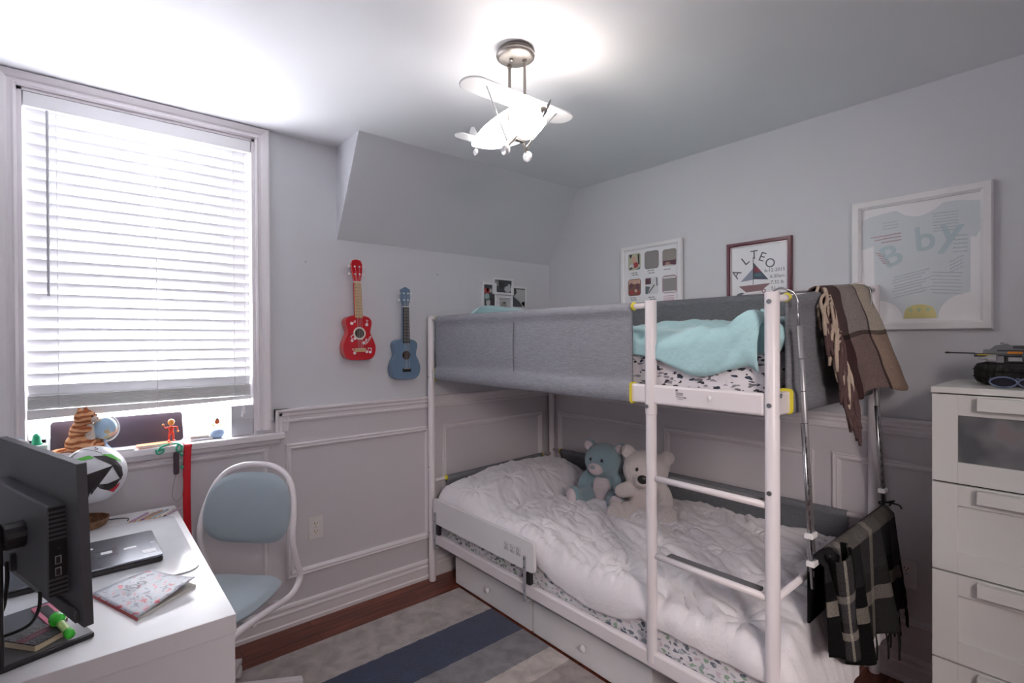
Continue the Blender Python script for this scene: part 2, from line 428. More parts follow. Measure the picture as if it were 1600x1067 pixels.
panel(t, 'y', -.93, -.105, .25, .944); panel(t, 'y', -1.825, -1.003, .25, .944); panel(t, 'y', -2.75, -1.902, .25, .944)
struct('trim_6', t, M_trim)

# ------------------------------------------------------------------ window
win = bpy.data.objects.new('window_1', None); COL.objects.link(win); win.location = ((WX0+WX1)/2, .1, WZ0); win['kind'] = 'structure'; ORG[win.name] = tuple(win.location)
c = MB()                                        # casing, moulded
CP = [(0, 0), (0, -.012), (.008, -.016), (.016, -.012), (.026, -.012), (.034, -.018), (.044, -.022), (.056, -.026), (.062, -.026), (.064, -.02), (.064, 0)]
def casing(mb, x0, x1, z0, z1):
    n = len(CP); path = [(x1, z0, 1, 0), (x1, z1, 1, 1), (x0, z1, -1, 1), (x0, z0, -1, 0)]
    vs = []
    for x, z, sx, sz in path:
        for p, h in CP: vs.append(Vector((x + sx*p*0.98, h, z + sz*p*0.85)))
    fs = []
    for i in range(3):
        for k in range(n-1): fs.append((i*n+k, (i+1)*n+k, (i+1)*n+k+1, i*n+k+1))
    mb.add(vs, fs)
casing(c, WX0, WX1, 1.03, WZ1); c.build('window_casing', M_trim, win)
c = MB(); c.box(-2.99, -1.914, -.055, 0, .982, 1.012, b=.004); c.box(WX0, WX1, -.002, .18, .995, 1.012); c.box(-2.98, -1.93, -.02, 0, .955, .982, b=.004)
c.build('window_sill', M_trim, win)
c = MB()
c.box(WX0, WX0+.015, .0, .18, 1.012, WZ1); c.box(WX1-.015, WX1, .0, .18, 1.012, WZ1); c.box(WX0, WX1, 0, .18, WZ1-.012, WZ1)
c.build('window_jamb', M_trim, win)
c = MB()
for x0, x1, z0, z1 in ((WX0+.015, WX0+.075, 1.03, 2.46), (WX1-.075, WX1-.015, 1.03, 2.46), (WX0+.015, WX1-.015, 1.012, 1.075), (WX0+.015, WX1-.015, 2.40, 2.46), (WX0+.015, WX1-.015, 1.70, 1.75)):
    c.box(x0, x1, .115, .16, z0, z1, b=.004)
c.build('window_sash', mat('white_vinyl', (238, 238, 240), .4), win)
MB().box(WX0+.06, WX1-.06, .136, .142, 1.06, 2.43).build('window_pane', pane_mat('clear_glass', mixf=0.0), win)
MB().box(-2.33, -2.24, .131, .1355, 1.172, 1.19, b=.002).build('yellow_marker', mat('yellow_sticker', (245, 205, 90), .5), win, label='small yellow strip on the glass')

# blinds
SLAT = translucent('white_slat', (248, 248, 250), 0.062)
bl = thing('window_blind', 'white wide-slat venetian blind lowered over the window', 'blind', (-2.46, .03, 1.2))
MB().box(WX0+.018, WX1-.018, .002, .07, 2.405, 2.462, b=.003).build('headrail', M_white, bl)
s = MB(); n = 25; tilt = D(60); zt = 2.392
for i in range(n+1):
    zc = zt - i*.0459
    hw = .0255; pts = []
    for k in range(5):
        q = -1 + 2*k/4; crown = .0025*(1-q*q)
        # outer edge lower
        y = .038 + q*hw*math.cos(tilt) - crown*math.sin(tilt); z = zc - .008 - q*hw*math.sin(tilt) - crown*math.cos(tilt)
        pts.append((y, z))
    x0, x1 = WX0+.022, WX1-.022
    s.sweep([[(x, y, z) for y, z in pts] for x in (x0, (x0+x1)/2, x1)], closed_ring=False, caps=False)
s.build('slats', SLAT, bl, smooth=True, solid=.0022)
s = MB()
for i in range(10): s.box(WX0+.022, WX1-.022, .010, .060, 1.258-i*.0055, 1.2615-i*.0055)
s.build('stacked_slats', SLAT, bl)
m = MB(); xa_, xb_ = WX0+.02, WX1-.02; m.add([(xa_, .012, 1.168), (xb_, .012, 1.19), (xb_, .062, 1.19), (xa_, .062, 1.168), (xa_, .012, 1.205), (xb_, .012, 1.205), (xb_, .062, 1.205), (xa_, .062, 1.205)], [(0,3,2,1),(4,5,6,7),(0,1,5,4),(1,2,6,5),(2,3,7,6),(3,0,4,7)]); m.build('bottom_rail', M_plasticw, bl)
for x in (-2.77, -2.44, -2.13):
    s = MB()
    for yy in (.006, .070): s.tube([(x, yy, 2.41), (x, yy, 1.2)], .0014, 6)
    for i in range(n): s.tube([(x, .006, zt-.03-i*.0459), (x, .07, zt-.03-i*.0459)], .0008, 4)
    s.tube([(x, .004, 1.19), (x+.004, .002, 1.175), (x-.002, .003, 1.168)], .0016, 6)
    s.build('ladder_cord', M_white, bl)
MB().tube([(-2.796, -.006, 2.40), (-2.797, -.006, 1.66)], .005, 8).build('tilt_wand', mat('grey_clear_plastic', (176, 176, 180), .3), bl, label='grey tilt wand')
s = MB()
for dx in (0, .018): s.tube([(-2.085+dx, -.002, 2.40), (-2.085+dx, -.002, 1.17-dx*2)], .0013, 6); 
for dx, zz in ((-.02, 1.11), (-.012, 1.125)):
    s.lathe([(0, .03), (.003, .028), (.006, .01), (.007, 0), (.001, -.001)], (-2.085+dx, -.03, zz), n=12)
    s.tube([(-2.085+dx, -.03, zz+.028), (-2.085+dx*.6, -.012, 1.168), (-2.085, -.002, 1.18)], .0012, 5)
s.build('pull_cord', M_white, bl)

# ------------------------------------------------------------------ bunk bed
BX0, BX1, BY0, BY1 = -1.065, -.034, -.057, -2.072
bed = thing('bunk_bed', 'white metal bunk bed with grey fabric guards, ladder and yellow clips, along the right wall', 'bunk bed', (-.55, -1.06, 0))
R = .0215
def post(x, y, z0, z1, name='post'):
    m = MB(); m.lathe([(0, 0), (R*.9, 0), (R, .003), (R, z1-z0-.003), (R*.93, z1-z0), (0, z1-z0)], (x, y, z0), n=20)
    return m.build(name, M_wmetal, bed, smooth=False, bevel=0)
def smooth_by_angle(o):
    for p in o.data.polygons: p.use_smooth = True
    q = o.modifiers.new('edge', 'EDGE_SPLIT'); q.split_angle = D(35)
for x, y, z0, z1 in ((BX0, BY0, 0, 1.62), (BX1-.0, BY0, 0, 1.705), (BX0, BY1, .01, 1.62), (BX1, BY1, 0, 1.705)):
    smooth_by_angle(post(x, y, z0, z1))
YL = -1.634
m = MB(); m.lathe([(0, 0), (R*.88, 0), (R*.92, .003), (R*.92, .93), (R, .932), (R, 1.352), (R*.95, 1.356), (0, 1.356)], (BX0-.002, YL, .264), n=20)
smooth_by_angle(m.build('ladder_post', M_wmetal, bed))
# ladder rungs with grey treads
for z in (.955, .665):
    m = MB(); m.tube([(BX0, YL-.012, z), (BX0, BY1+.012, z)], .0115, 12)
    g = m.build('ladder_rung', M_wmetal, bed, smooth=True)
    MB().box(BX0+.005, BX0+.05, YL-.05, BY1+.05, z-.004, z+.007, b=.002).build('tread', mat('grey_rubber', (112, 112, 116), .7), g, label='dark grey step pad')
# beams
def beam(x0, x1, y0, y1, z0, z1, name='beam', b=.008): 
    return MB().box(x0, x1, y0, y1, z0, z1, b=b).build(name, M_wmetal, bed, smooth=False)
beam(BX0-.012, BX0+.016, BY0-.02, BY1+.02, 1.234, 1.305, 'upper_beam')
beam(BX0-.014, BX0+.016, BY0-.02, BY1+.02, .242, .305, 'lower_beam')
beam(BX1-.015, BX1+.012, BY0-.02, BY1+.02, 1.27, 1.34, 'upper_beam')
beam(BX1-.015, BX1+.012, BY0-.02, BY1+.02, .242, .305, 'lower_beam')
beam(BX0+.018, BX1-.018, BY0-.012, BY0+.012, .242, .305, 'end_beam')
beam(BX0+.018, BX1-.018, BY1-.012, BY1+.012, .242, .305, 'end_beam')
def slanted(x0, x1, y, za, zb, hgt, th, name, mt=M_wmetal, b=0):
    m = MB()
    vs = [(x0, y-th, za), (x1, y-th, zb), (x1, y+th, zb), (x0, y+th, za), (x0, y-th, za+hgt), (x1, y-th, zb+hgt), (x1, y+th, zb+hgt), (x0, y+th, za+hgt)]
    m.add(vs, [(0,3,2,1),(4,5,6,7),(0,1,5,4),(1,2,6,5),(2,3,7,6),(3,0,4,7)]); return m.build(name, mt, bed, bevel=b)
slanted(BX0+.018, BX1-.018, BY0, 1.234, 1.27, .07, .012, 'end_beam', b=.005)
slanted(BX0+.018, BX1-.018, BY1, 1.236, 1.236, .07, .012, 'end_beam', b=.005)
# rails
def rail(p, q, r=.011, name='rail'): return MB().tube([p, q], r, 12).build(name, M_wmetal, bed, smooth=True)
rail((BX0, BY0-.02, 1.602), (BX0, YL, 1.602)); rail((BX1, BY0-.02, 1.682), (BX1, BY1+.02, 1.688))
rail((BX0+.02, BY0, 1.60), (BX1-.02, BY0, 1.685)); rail((BX0+.018, BY1, 1.60), (BX1-.018, BY1, 1.685))
rail((BX0+.02, BY0, .612), (BX1-.02, BY0, .632)); rail((BX1, BY0-.02, .66), (BX1, BY1+.02, .672)); rail((BX0+.018, BY1, .66), (BX1-.018, BY1, .672))
# bolts
def bolt(p, ax, parent=bed, r=.0075):
    m = MB(); rot = {'x': Matrix.Rotation(PI/2, 3, 'Y'), 'y': Matrix.Rotation(PI/2, 3, 'X')}[ax]
    m.lathe([(r*.5, -.001), (r*.5, .001), (r*.9, .003), (r, .003), (r, -.004), (0, -.004)], p, rot.to_4x4().to_3x3(), 12); return m.build('bolt', M_steel, parent)
for p in ((BX0-R, BY1, 1.59), (BX0-R, BY1, 1.27), (BX0-R, BY1, 1.0)): bolt(p, 'x')
for p in ((BX0+.006, BY1-R, 1.30), (BX0+.006, BY1-R, 1.235)): bolt(p, 'y')
bolt((BX0-R, YL+.004, 1.225), 'x'); bolt((BX0-R+.002, BY0+.0, 1.25), 'x', r=.005); bolt((BX0-R+.002, BY0, .70), 'x', r=.005); bolt((BX0-R+.002, BY0, .30), 'x', r=.005)
# label and plug on the upper beam
m = MB(); xo = BX0-.0135
m.lathe([(0, .004), (.006, .003), (.0075, 0), (.0075, -.002), (0, -.002)], (xo+.001, -1.872, 1.275), Matrix.Rotation(-PI/2, 3, 'Y'), 14)
m.build('plug', M_plasticw, bed)
m = MB()
for i, (a, wd, z) in enumerate(((-1.745, .028, 1.283), (-1.745, .028, 1.2795), (-1.745, .028, 1.276), (-1.745, .034, 1.269), (-1.752, .02, 1.262))):
    m.box(xo-.0006, xo+.001, a-wd, a, z, z+.0012)
m.box(xo-.0006, xo+.001, -1.752, -1.744, 1.289, 1.296); m.box(xo-.0006, xo+.001, -1.785, -1.776, 1.2655, 1.270)
m.build('warning_print', mat('grey_print', (120, 118, 122), .7), bed, label='small printed warning label')

# fabric guards
def guard(axis, a0, a1, za0, za1, zb0, zb1, c, out, name, mt, seam=None, na=70, lab=None):
    """fabric panel along axis 'y' (constant x=c) or 'x' (constant y=c); za=top, zb=bottom at both ends; out=outward sign"""
    m = MB(); rings = []
    for i in range(na+1):
        f = i/na; a = a0 + (a1-a0)*f; zt_, zb_ = za0+(za1-za0)*f, zb0+(zb1-zb0)*f
        pr = []
        hb = .074
        outer = [(.0, .016), (.012, .010), (.019, -.004), (.018, -.02), (.010, -.034)]
        for o, dz in outer: pr.append((o, zt_+dz))
        K = 12
        for k in range(1, K):
            q = k/K; z = (zt_-.034)*(1-q)+(zb_+hb)*q
            wob = .006*nz(a*5, z*7, 3.1)+.004*nz(a*14, z*9, 8.2)
            if seam is not None: wob -= .008*math.exp(-((a-seam)/.008)**2)
            ed = min(abs(a-a0), abs(a-a1)); wob *= sstep(0, .05, ed) if seam is None or abs(a-seam) > .02 else 1
            pr.append((.009+wob+.004*math.sin(q*PI), z))
        pr += [(.012, zb_+hb), (.021, zb_+hb-.006), (.023, zb_+.03), (.021, zb_+.004), (.012, zb_-.002)]
        pr += [(-.014, zb_-.002), (-.019, zb_+.01), (-.019, zb_+hb-.004), (-.012, zb_+hb), (-.004, zb_+hb+.004), (-.004, zt_-.034), (-.014, zt_-.02), (-.018, zt_-.004), (-.012, zt_+.01)]
        if axis == 'y': rings.append([(c+out*o, a, z) for o, z in pr])
        else: rings.append([(a, c+out*o, z) for o, z in pr])
    m.sweep(rings); return m.build(name, mt, bed, smooth=True, label=lab)
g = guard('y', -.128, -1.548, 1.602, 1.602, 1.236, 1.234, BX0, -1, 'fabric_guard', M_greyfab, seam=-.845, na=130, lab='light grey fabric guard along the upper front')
m = MB()
for y in (-.845,): m.tube([(BX0-.006, y, 1.575), (BX0-.012, y, 1.45), (BX0-.009, y, 1.315)], .0018, 6)
m.build('seam', mat('seam_grey', (104, 104, 110), .9), g)
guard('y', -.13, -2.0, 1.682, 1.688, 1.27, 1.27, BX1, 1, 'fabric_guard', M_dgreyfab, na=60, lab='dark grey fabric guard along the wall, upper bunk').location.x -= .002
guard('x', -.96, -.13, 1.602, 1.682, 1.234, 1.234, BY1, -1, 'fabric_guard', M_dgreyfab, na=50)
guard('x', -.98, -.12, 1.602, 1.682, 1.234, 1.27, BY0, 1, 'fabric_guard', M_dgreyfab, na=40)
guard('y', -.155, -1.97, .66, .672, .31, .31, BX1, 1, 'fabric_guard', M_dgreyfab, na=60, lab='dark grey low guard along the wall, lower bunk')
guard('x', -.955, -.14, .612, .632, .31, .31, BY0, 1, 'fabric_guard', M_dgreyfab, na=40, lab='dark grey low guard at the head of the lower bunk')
# yellow clips
def ring(p, ax, r=.0155, ln=.007, name='clip'):
    m = MB(); rot = {'x': Matrix.Rotation(PI/2, 3, 'Y'), 'y': Matrix.Rotation(PI/2, 3, 'X')}[ax]
    m.lathe([(.011, -ln), (r*.8, -ln*.9), (r, -ln*.3), (r*1.05, ln*.3), (r*.85, ln), (.011, ln)], p, rot, 16)
    return m.build('clip', M_yellow, bed, smooth=True, label='yellow plastic clip')
ring((BX0, -.122, 1.602), 'y'); ring((BX0, -1.556, 1.602), 'y', .0165); ring((BX0+.108, BY1, 1.608), 'x', .0155); ring((BX1-.105, BY1, 1.678), 'x', .0155)
ring((BX1, -.148, .66), 'y', .016, .008); ring((BX0+.10, BY0, .614), 'x', .016, .01); ring((BX1-.09, BY1, .671), 'x', .02); ring((BX1-.1, BY0, .63), 'x', .014, .008)
def trimclip(f):
    m = MB(); m.prism(rrect(-.022, .022, -.003, .079, .012, 3), f, 0, .0045); return m.build('clip', M_yellow, bed, label='yellow plastic clip')
trimclip(lambda a, b, d: Vector((BX0+a, -.124-d, 1.232+b))); trimclip(lambda a, b, d: Vector((BX0+a, -1.549-d, 1.231+b)))
trimclip(lambda a, b, d: Vector((BX0+.10+d, BY1+a, 1.236+b)))

# mattress base (slats) of both bunks
for z in (.262, 1.252):
    m = MB(); m.box(BX0+.018, BX1-.018, BY0-.03, BY1+.03, z-.006, z); m.build('mattress_base', mat('pale_mesh', (178, 176, 178), .9), bed)

# low guard board clamped on the lower beam
gb = thing('bed_guard_board', 'white wooden guard board bolted to the lower front beam with two metal brackets', 'bed guard', (-1.1, -.57, .25))
m = MB(); m.prism(rrect(-1.016, -.128, .382, .53, .022, 4), FX, -1.102, -1.084); m.build('board', M_white, gb, bevel=.003)
for y in (-.155, -.955):
    m = MB(); m.box(-1.108, -1.104, y-.009, y+.009, .235, .452, b=.0015); m.box(-1.108, -1.082, y-.009, y+.009, .235, .2395)
    h = m.build('bracket', mat('zinc_plate', (178, 180, 186), .4, .35), gb)
    for z in (.44, .40, .29): m = MB(); m.lathe([(0, .003), (.004, .002), (.005, 0), (.005, -.001), (0, -.001)], (-1.1085, y, z), Matrix.Rotation(-PI/2, 3, 'Y'), 10); m.build('screw', M_chrome, h)
    MB().box(-1.1035, -1.081, y-.035, y-.006, .32, .378, b=.004).build('clamp', M_black, gb)
m = MB()                                       # pictogram print
for k, y in enumerate((-.80, -.845, -.89)):
    for (a, b, w_, h_) in ((0, 0, .030, .0008), (0, .038, .030, .0008), (0, 0, .0008, .038), (.030, 0, .0008, .038), (.004, .005, .012, .004), (.006, .009, .003, .014), (.012, .012, .010, .003), (.018, .020, .004, .010), (.006, .026, .006, .006), (.020, .004, .005, .005)):
        m.box(-1.1026, -1.1018, y-a-w_, y-a, .436+b, .436+b+h_)
m.build('pictogram_print', mat('grey_print', (120, 118, 122), .7), gb, label='small grey warning pictograms')

# ------------------------------------------------------------------ mattresses
FLORAL = spots('floral_sheet', (222, 220, 224), [(156, 164, 174), (112, 120, 134), (150, 176, 156), (178, 184, 190), (206, 190, 200), (134, 146, 146)], (36, 36, 54), .40, True)
BOLT = spots('bolt_print_sheet', (226, 222, 226), [(60, 60, 68), (150, 148, 156), (58, 66, 84), (120, 118, 124), (222, 218, 224), (70, 70, 76)], (30, 30, 70), .36, True)
def mattress(name, label, z0, z1, mt, x0=-1.035, x1=-.062, y0=-.085, y1=-2.04, seed=0.0, parent=None):
    m = MB()
    def fn(a, b):
        pass
    NX, NY = 36, 72; rings = []
    for j in range(NY+1):
        f = j/NY; y = y0 + (y1-y0)*f; e = min(f, 1-f); rr = .04*(1-min(1, e*NY*.25))
        pr = []
        for k in range(NX):
            q = k/NX
            # rounded rectangle ring
            per = [(x0, z0), (x0, z1), (x1, z1), (x1, z0)]
            seg = int(q*4); t = q*4-seg; p, r2 = per[seg], per[(seg+1) % 4]
            x = p[0]+(r2[0]-p[0])*t; z = p[1]+(r2[1]-p[1])*t
            cx, cz = (x0+x1)/2, (z0+z1)/2
            x = cx+(x-cx)*(1-rr*.4); z = cz+(z-cz)*(1-rr*4*abs((z-cz)/(z1-z0)))
            if seg in (0,): x += -.006*abs(nz(y*9, z*24, seed)) - .004*ridge(y*16+z*20, z*10, seed)
            if seg == 1: z += .006*nz(x*8, y*8, seed)
            pr.append((x, y + (.02 if f in (0,) else 0)*0, z))
        rings.append(pr)
    m.sweep(rings)
    return m
m = mattress('m', '', .263, .445, FLORAL)
lm = m.build('mattress', FLORAL, None, smooth=True, subs=0, bevel=0); tag(lm, 'lower bunk mattress in a white sheet with a small grey-green leaf print', 'mattress')
m = mattress('m', '', 1.253, 1.432, BOLT, seed=4)
um = m.build('mattress', BOLT, None, smooth=True); tag(um, 'upper bunk mattress in a white sheet with black and grey lightning bolts', 'mattress')
for o in (lm, um):
    q = o.modifiers.new('bevel', 'BEVEL'); q.width = .022; q.segments = 3; q.limit_method = 'ANGLE'; q.angle_limit = D(50)

# pillow under the duvet at the head of the lower bunk is part of the duvet's swell
DUV = mat('white_quilt', (234, 231, 235), .9, bump=(70, .25), var=(5, .015), sheen=.3)
def edge_low(y):
    P = [(-.1, .47), (-.99, .412), (-1.12, .36), (-1.3, .335), (-1.45, .35), (-1.58, .40), (-1.66, .395), (-1.94, .39), (-2.05, .40), (-2.3, .40)]
    for (a, za), (b, zb) in zip(P, P[1:]):
        if b <= y <= a: return za + (zb-za)*(a-y)/(a-b)
    return .42
def pleat(x, y):
    """pinch-pleat quilt: a diamond lattice of tucks with radiating wrinkles"""
    s2 = .26; h = 0
    u, v = (x+1.1)/s2, (y+.12)/s2
    for i in range(int(u)-1, int(u)+3):
        for j in range(int(v)-2, int(v)+3):
            ox = .5*(j % 2); dx = (u-(i+ox))*s2 + .02*nz(i*3.1, j*1.7); dy = (v-j)*s2 + .02*nz(j*2.3, i*5.7)
            r = math.hypot(dx, dy)
            if r < .17:
                an = math.atan2(dy, dx)
                h += -.022*math.exp(-(r/.035)**2) + .0075*math.cos(an*9+3*nz(i*1.3, j*2.1))*math.exp(-((r-.05)/.06)**2)
    return h
def dz_low(x, y):
    f1 = nz(x*2.3, y*1.9, 1.3)*.018
    # long creases running diagonally toward the foot end
    d = x*.55 + y*.83; e = -x*.83 + y*.55
    cr = ridge(e*6.5+.8*nz(x*3, y*3), d*1.6, 5.0); f2 = .030*max(0, cr-.35)
    cr2 = ridge(e*13+nz(x*5, y*4)*1.2, d*3.0, 9.0); f3 = .019*max(0, cr2-.3) + .010*max(0, ridge(e*24+nz(x*7, y*6)*1.5, d*5.0, 4.0)-.35)
    amp = .35 + .65*sstep(-.5, -1.0, y)
    return f1 + (f2+f3)*amp + pleat(x, y)*.5
def zt_low(x, y):
    base = .505 + .035*sstep(-.7, -.5, -abs(x+.5))
    base -= (.018+.030*sstep(-.8, -1.2, y))*sstep(-.62, -1.0, x)
    head = .105*sstep(-.62, -.34, y)*(1-sstep(-.14, -.08, y)*.55)
    head *= .75+.25*math.sin(PI*min(1, max(0, (x+1.0)/.9)))
    base += head + .03*math.exp(-((x+.12)/.12)**2)*sstep(-1.0, -1.3, y)
    return base + dz_low(x, y)
def lower_duvet(a, b):
    # a across: 0 = front hem, 1 = wall side; b along: 0 = head, 1 = foot hem
    y_top = -.115; y_end = -2.075
    Lb = 1.0 - .0
    s_along = b*2.28
    if s_along <= 1.96: y = y_top - s_along; drop = 0.0
    else:
        q = (s_along-1.96)/.32; y = -2.075 - .075*math.sin(min(1, q*1.2)*PI/2); drop = q
    hem = .12
    s_ac = a*1.14
    xe = -1.054 + .010*nz(y*6, 2.0)
    if s_ac < hem:
        q = 1-s_ac/hem
        x = xe - .012*math.sin(q*PI); 
        zt_ = zt_low(xe+.03, y)-.012; zl = edge_low(y)+.008*nz(y*11, 7.0)
        x = xe + .03*(1-q)**2 - .008*math.sin(q*PI) 
        z = zt_ - (zt_-zl)*(q**1.25)
        x += .008*ridge(y*9, z*6)*q
    else:
        t = (s_ac-hem)/(1.14-hem); x = xe+.03 + t*(-.095-(xe+.03)); z = zt_low(x, y)-.012*(1-sstep(0, .06, t)) - .05*sstep(.9, 1, t)
    if drop > 0:
        zl = .305 + .02*nz(x*5, 1.0) - .02*sstep(-.35, -.9, x); z0 = z
        z = z0 - (z0-zl)*sstep(0, 1, drop)**.8 ; y -= .018*ridge(x*8, 4.0)*drop
        if drop > .92: y += .02*(drop-.92)/.08
    # round the head end
    if b < .03: z -= .055*(1-b/.03)**2
    return (x, y, z)
m = MB(); m.grid(lower_duvet, 170, 320)
ld = m.build('duvet', DUV, None, smooth=True, solid=.014, soff=-1); tag(ld, 'white pinch-pleated quilt spread over the lower bunk, hanging over its foot end', 'quilt')

# upper duvet
TEAL = mat('pale_teal_cotton', (172, 212, 217), .85, bump=(60, .25), var=(5, .03), sheen=.3)
def upper_duvet(a, b):
    y = -.62 - b*1.405 ; s_ac = a*1.15
    corner = sstep(-1.90, -1.99, y)
    top = 1.475 + .035*nz(y*2.4, 4.0)
    hemz = 1.425 - .012*sstep(-1.45, -1.6, y) - .065*math.exp(-((y+1.82)/(.13 if y > -1.82 else .16))**2)
    hem = .13; xe = -1.046
    if s_ac < hem:
        q = 1-s_ac/hem; x = xe - .014*math.sin(q*PI) + .02*(1-q)**2
        zt_ = top + .055*corner; z = zt_ - (zt_-hemz)*q**1.1
    else:
        t = (s_ac-hem)/(1.15-hem); x = xe+.02 + t*(-.10-(xe+.02)); z = top + .055*corner*(1-sstep(.0, .5, t)) + .045*sstep(.2, .9, t) + .012*math.sin(t*PI)
    k_ = min(1, s_ac/hem)
    cr = ridge(x*4+.7*nz(y*3, x*3), y*5+.9*nz(x*4, 1), 3.0); z += .030*max(0, cr-.35)*k_
    cr = ridge(x*9+nz(y*5, x*3), y*8, 6.0); z += .018*max(0, cr-.25)*k_; cr = ridge(y*9+z*9, z*5+y*3, 2.0); x -= .022*max(0, cr-.3)*(1 if s_ac < hem*1.3 else 0); cr = ridge(y*19-z*14, z*9, 7.0); x -= .009*max(0, cr-.3)*(1 if s_ac < hem*1.3 else 0)
    z += .016*nz(x*5, y*6, 11)*k_; x += .010*nz(y*13, z*9, 2.0)
    if b > .96: z -= .03*((b-.96)/.04)**2
    x = max(x, -1.047 if y > -1.62 else -1.062)
    return (x, y, z)
m = MB(); m.grid(upper_duvet, 80, 130)
# bunched corner thrown up against the end post
def bunch(a, b):
    th = a*2*PI; h = b
    prof = (.10*math.sin(min(1, h*1.15)*PI)**.6) if 0 < h < .87 else .02
    rr = prof*(1+.22*nz(math.cos(th)*1.6, math.sin(th)*1.6, h*2.2)+.16*ridge(th*1.9+h*3, h*2, 2))
    return (-.965 + rr*.55*math.cos(th) + .02*h, -1.995 + rr*.62*math.sin(th) - .005*h, 1.40 + .175*h)
m.grid(bunch, 48, 26)
ud = m.build('duvet', TEAL, None, smooth=True, solid=.008, soff=-1); tag(ud, 'crumpled pale teal duvet on the upper bunk', 'duvet')
# pillow at head of the upper bunk
m = MB()
def pil(a, b, sgn):
    u, v = a*2-1, b*2-1
    e = (1-abs(u)**4)*(1-abs(v)**4)
    return (u*.27, v*.20, sgn*(.075*e**.6) + .008*nz(u*3, v*3, sgn))
m.grid(lambda a, b: pil(a, b, 1), 24, 18); m.grid(lambda a, b: pil(1-a, b, -1), 24, 18)
Mp = Matrix.Translation((-.68, -.225, 1.545)) @ Matrix.Rotation(D(4), 4, 'Y') @ Matrix.Rotation(D(-30), 4, 'X')
m.v = [tuple(Mp @ Vector(v)) for v in m.v]
p = m.build('pillow', TEAL, None, smooth=True); tag(p, 'pale teal pillow at the head of the upper bunk beside the photo collage', 'pillow')
m = MB()
# ------------------------------------------------------------------ drawers under the bed
def udrawer(y0, y1, label):
    t = thing('underbed_drawer', label, 'drawer', (-.66, (y0+y1)/2, 0), group='white drawers under the bed')
    MB().box(-.982, -.966, y0, y1, .008, .166, b=.002).build('front', M_white, t)
    m = MB(); m.box(-.966, -.36, y1+.006, y1+.018, .012, .156); m.box(-.966, -.36, y0-.018, y0-.006, .012, .156); m.box(-.372, -.36, y1+.018, y0-.018, .012, .156); m.box(-.966, -.372, y1+.018, y0-.018, .012, .02)
    m.build('body', M_white, t)
    m = MB()
    for x in (-.92, -.42):
        for y in (y0-.06, y1+.06): m.lathe([(.001, -.01), (.012, -.01), (.012, .01), (.001, .01)], (x, y, .0125), Matrix.Rotation(PI/2, 3, 'X'), 12)
    m.build('castor', M_black, t)
    m = MB(); m.lathe([(0, 0), (.006, 0), (.006, .012), (.015, .016), (.017, .022), (.013, .029), (0, .031)], (-.982, (y0+y1)/2, .095), Matrix.Rotation(-PI/2, 3, 'Y'), 18)
    m.build('knob', M_white, t, smooth=True)
udrawer(-.187, -.868, 'white storage drawer under the bed nearer the window wall')
udrawer(-.878, -1.575, 'white storage drawer under the bed behind the ladder')
# storage bag bodies in the dark behind: none visible

# ------------------------------------------------------------------ teddy bears
def bear(name, label, loc, rz, body, light, nose, s=1.0, noseblack=False, tilt=0.0, armup=False, headturn=0.0):
    t = thing(name, label, 'teddy bear', loc, rz, local=True); 
    E = lambda m, c, r, rot=None: m.ell([v*s for v in c], tuple(v*s for v in r), rot)
    RX = lambda a: Matrix.Rotation(D(a), 4, 'X'); RY = lambda a: Matrix.Rotation(D(a), 4, 'Y')
    Hm = Matrix.Translation(Vector((0, 0, .18))*s) @ Matrix.Rotation(headturn, 4, 'Z') @ Matrix.Rotation(tilt, 4, 'Y') @ Matrix.Translation(Vector((0, 0, -.18))*s)
    def H3(c): return Hm @ (Vector(c)*s)
    m = MB()
    m.ell(Vector((0, .01, .095))*s, (.082*s, .07*s, .105*s))
    m.ell(H3((0, -.01, .238)), (.112*s, .098*s, .100*s), Hm)
    m.ell(H3((0, -.092, .215)), (.048*s, .042*s, .040*s), Hm)
    for sx in (-1, 1):
        m.ell(H3((sx*.096, .01, .312)), (.038*s, .018*s, .038*s), Hm @ RY(sx*25))
        if armup and sx == -1: m.ell(Vector((sx*.085, -.075, .15))*s, (.035*s, .082*s, .038*s), RX(-8) @ Matrix.Rotation(D(-25), 4, 'Z'))
        else: m.ell(Vector((sx*.098, -.03, .125))*s, (.036*s, .045*s, .075*s), RY(sx*-22) @ RX(-35))
        m.ell(Vector((sx*.085, -.085, .048))*s, (.046*s, .088*s, .046*s), Matrix.Rotation(sx*D(22), 4, 'Z'))
        m.ell(Vector((sx*.118, -.150, .058))*s, (.048*s, .030*s, .058*s), Matrix.Rotation(sx*D(22), 4, 'Z'))
    m.build('body', body, t, remesh=.0075*s, smooth=True)
    for sx in (-1, 1):
        m = MB(); m.ell(H3((sx*.097, -.008, .312)), (.027*s, .013*s, .028*s), Hm @ RY(sx*25)); m.build('inner_ear', light, t, smooth=True)
    for sx in (-1, 1):
        m = MB(); m.ell(Vector((sx*.128, -.172, .058))*s, (.036*s, .014*s, .045*s), Matrix.Rotation(sx*D(22), 4, 'Z')); m.build('foot_pad', light, t, smooth=True)
    m = MB(); m.ell(H3((0, -.102, .212)), (.044*s, .038*s, .036*s), Hm); m.build('muzzle', light, t, smooth=True)
    m = MB(); m.ell(H3((0, -.138, .225)), (.025*s if noseblack else .015*s, .012*s, .021*s if noseblack else .010*s), Hm); m.build('nose', nose, t, smooth=True)
    if not noseblack:
        m = MB(); m.ell(Vector((0, -.045, .09))*s, (.055*s, .03*s, .075*s)); m.build('tummy', light, t, smooth=True)
    for sx in (-1, 1):
        m = MB(); m.ell(H3((sx*.034, -.100, .258)), (.0075*s, .005*s, .0100*s), Hm); m.build('eye', M_black, t, smooth=True)
PL_B = mat('blue_grey_plush', (134, 162, 172), 1.0, bump=(240, .8), sheen=.5)
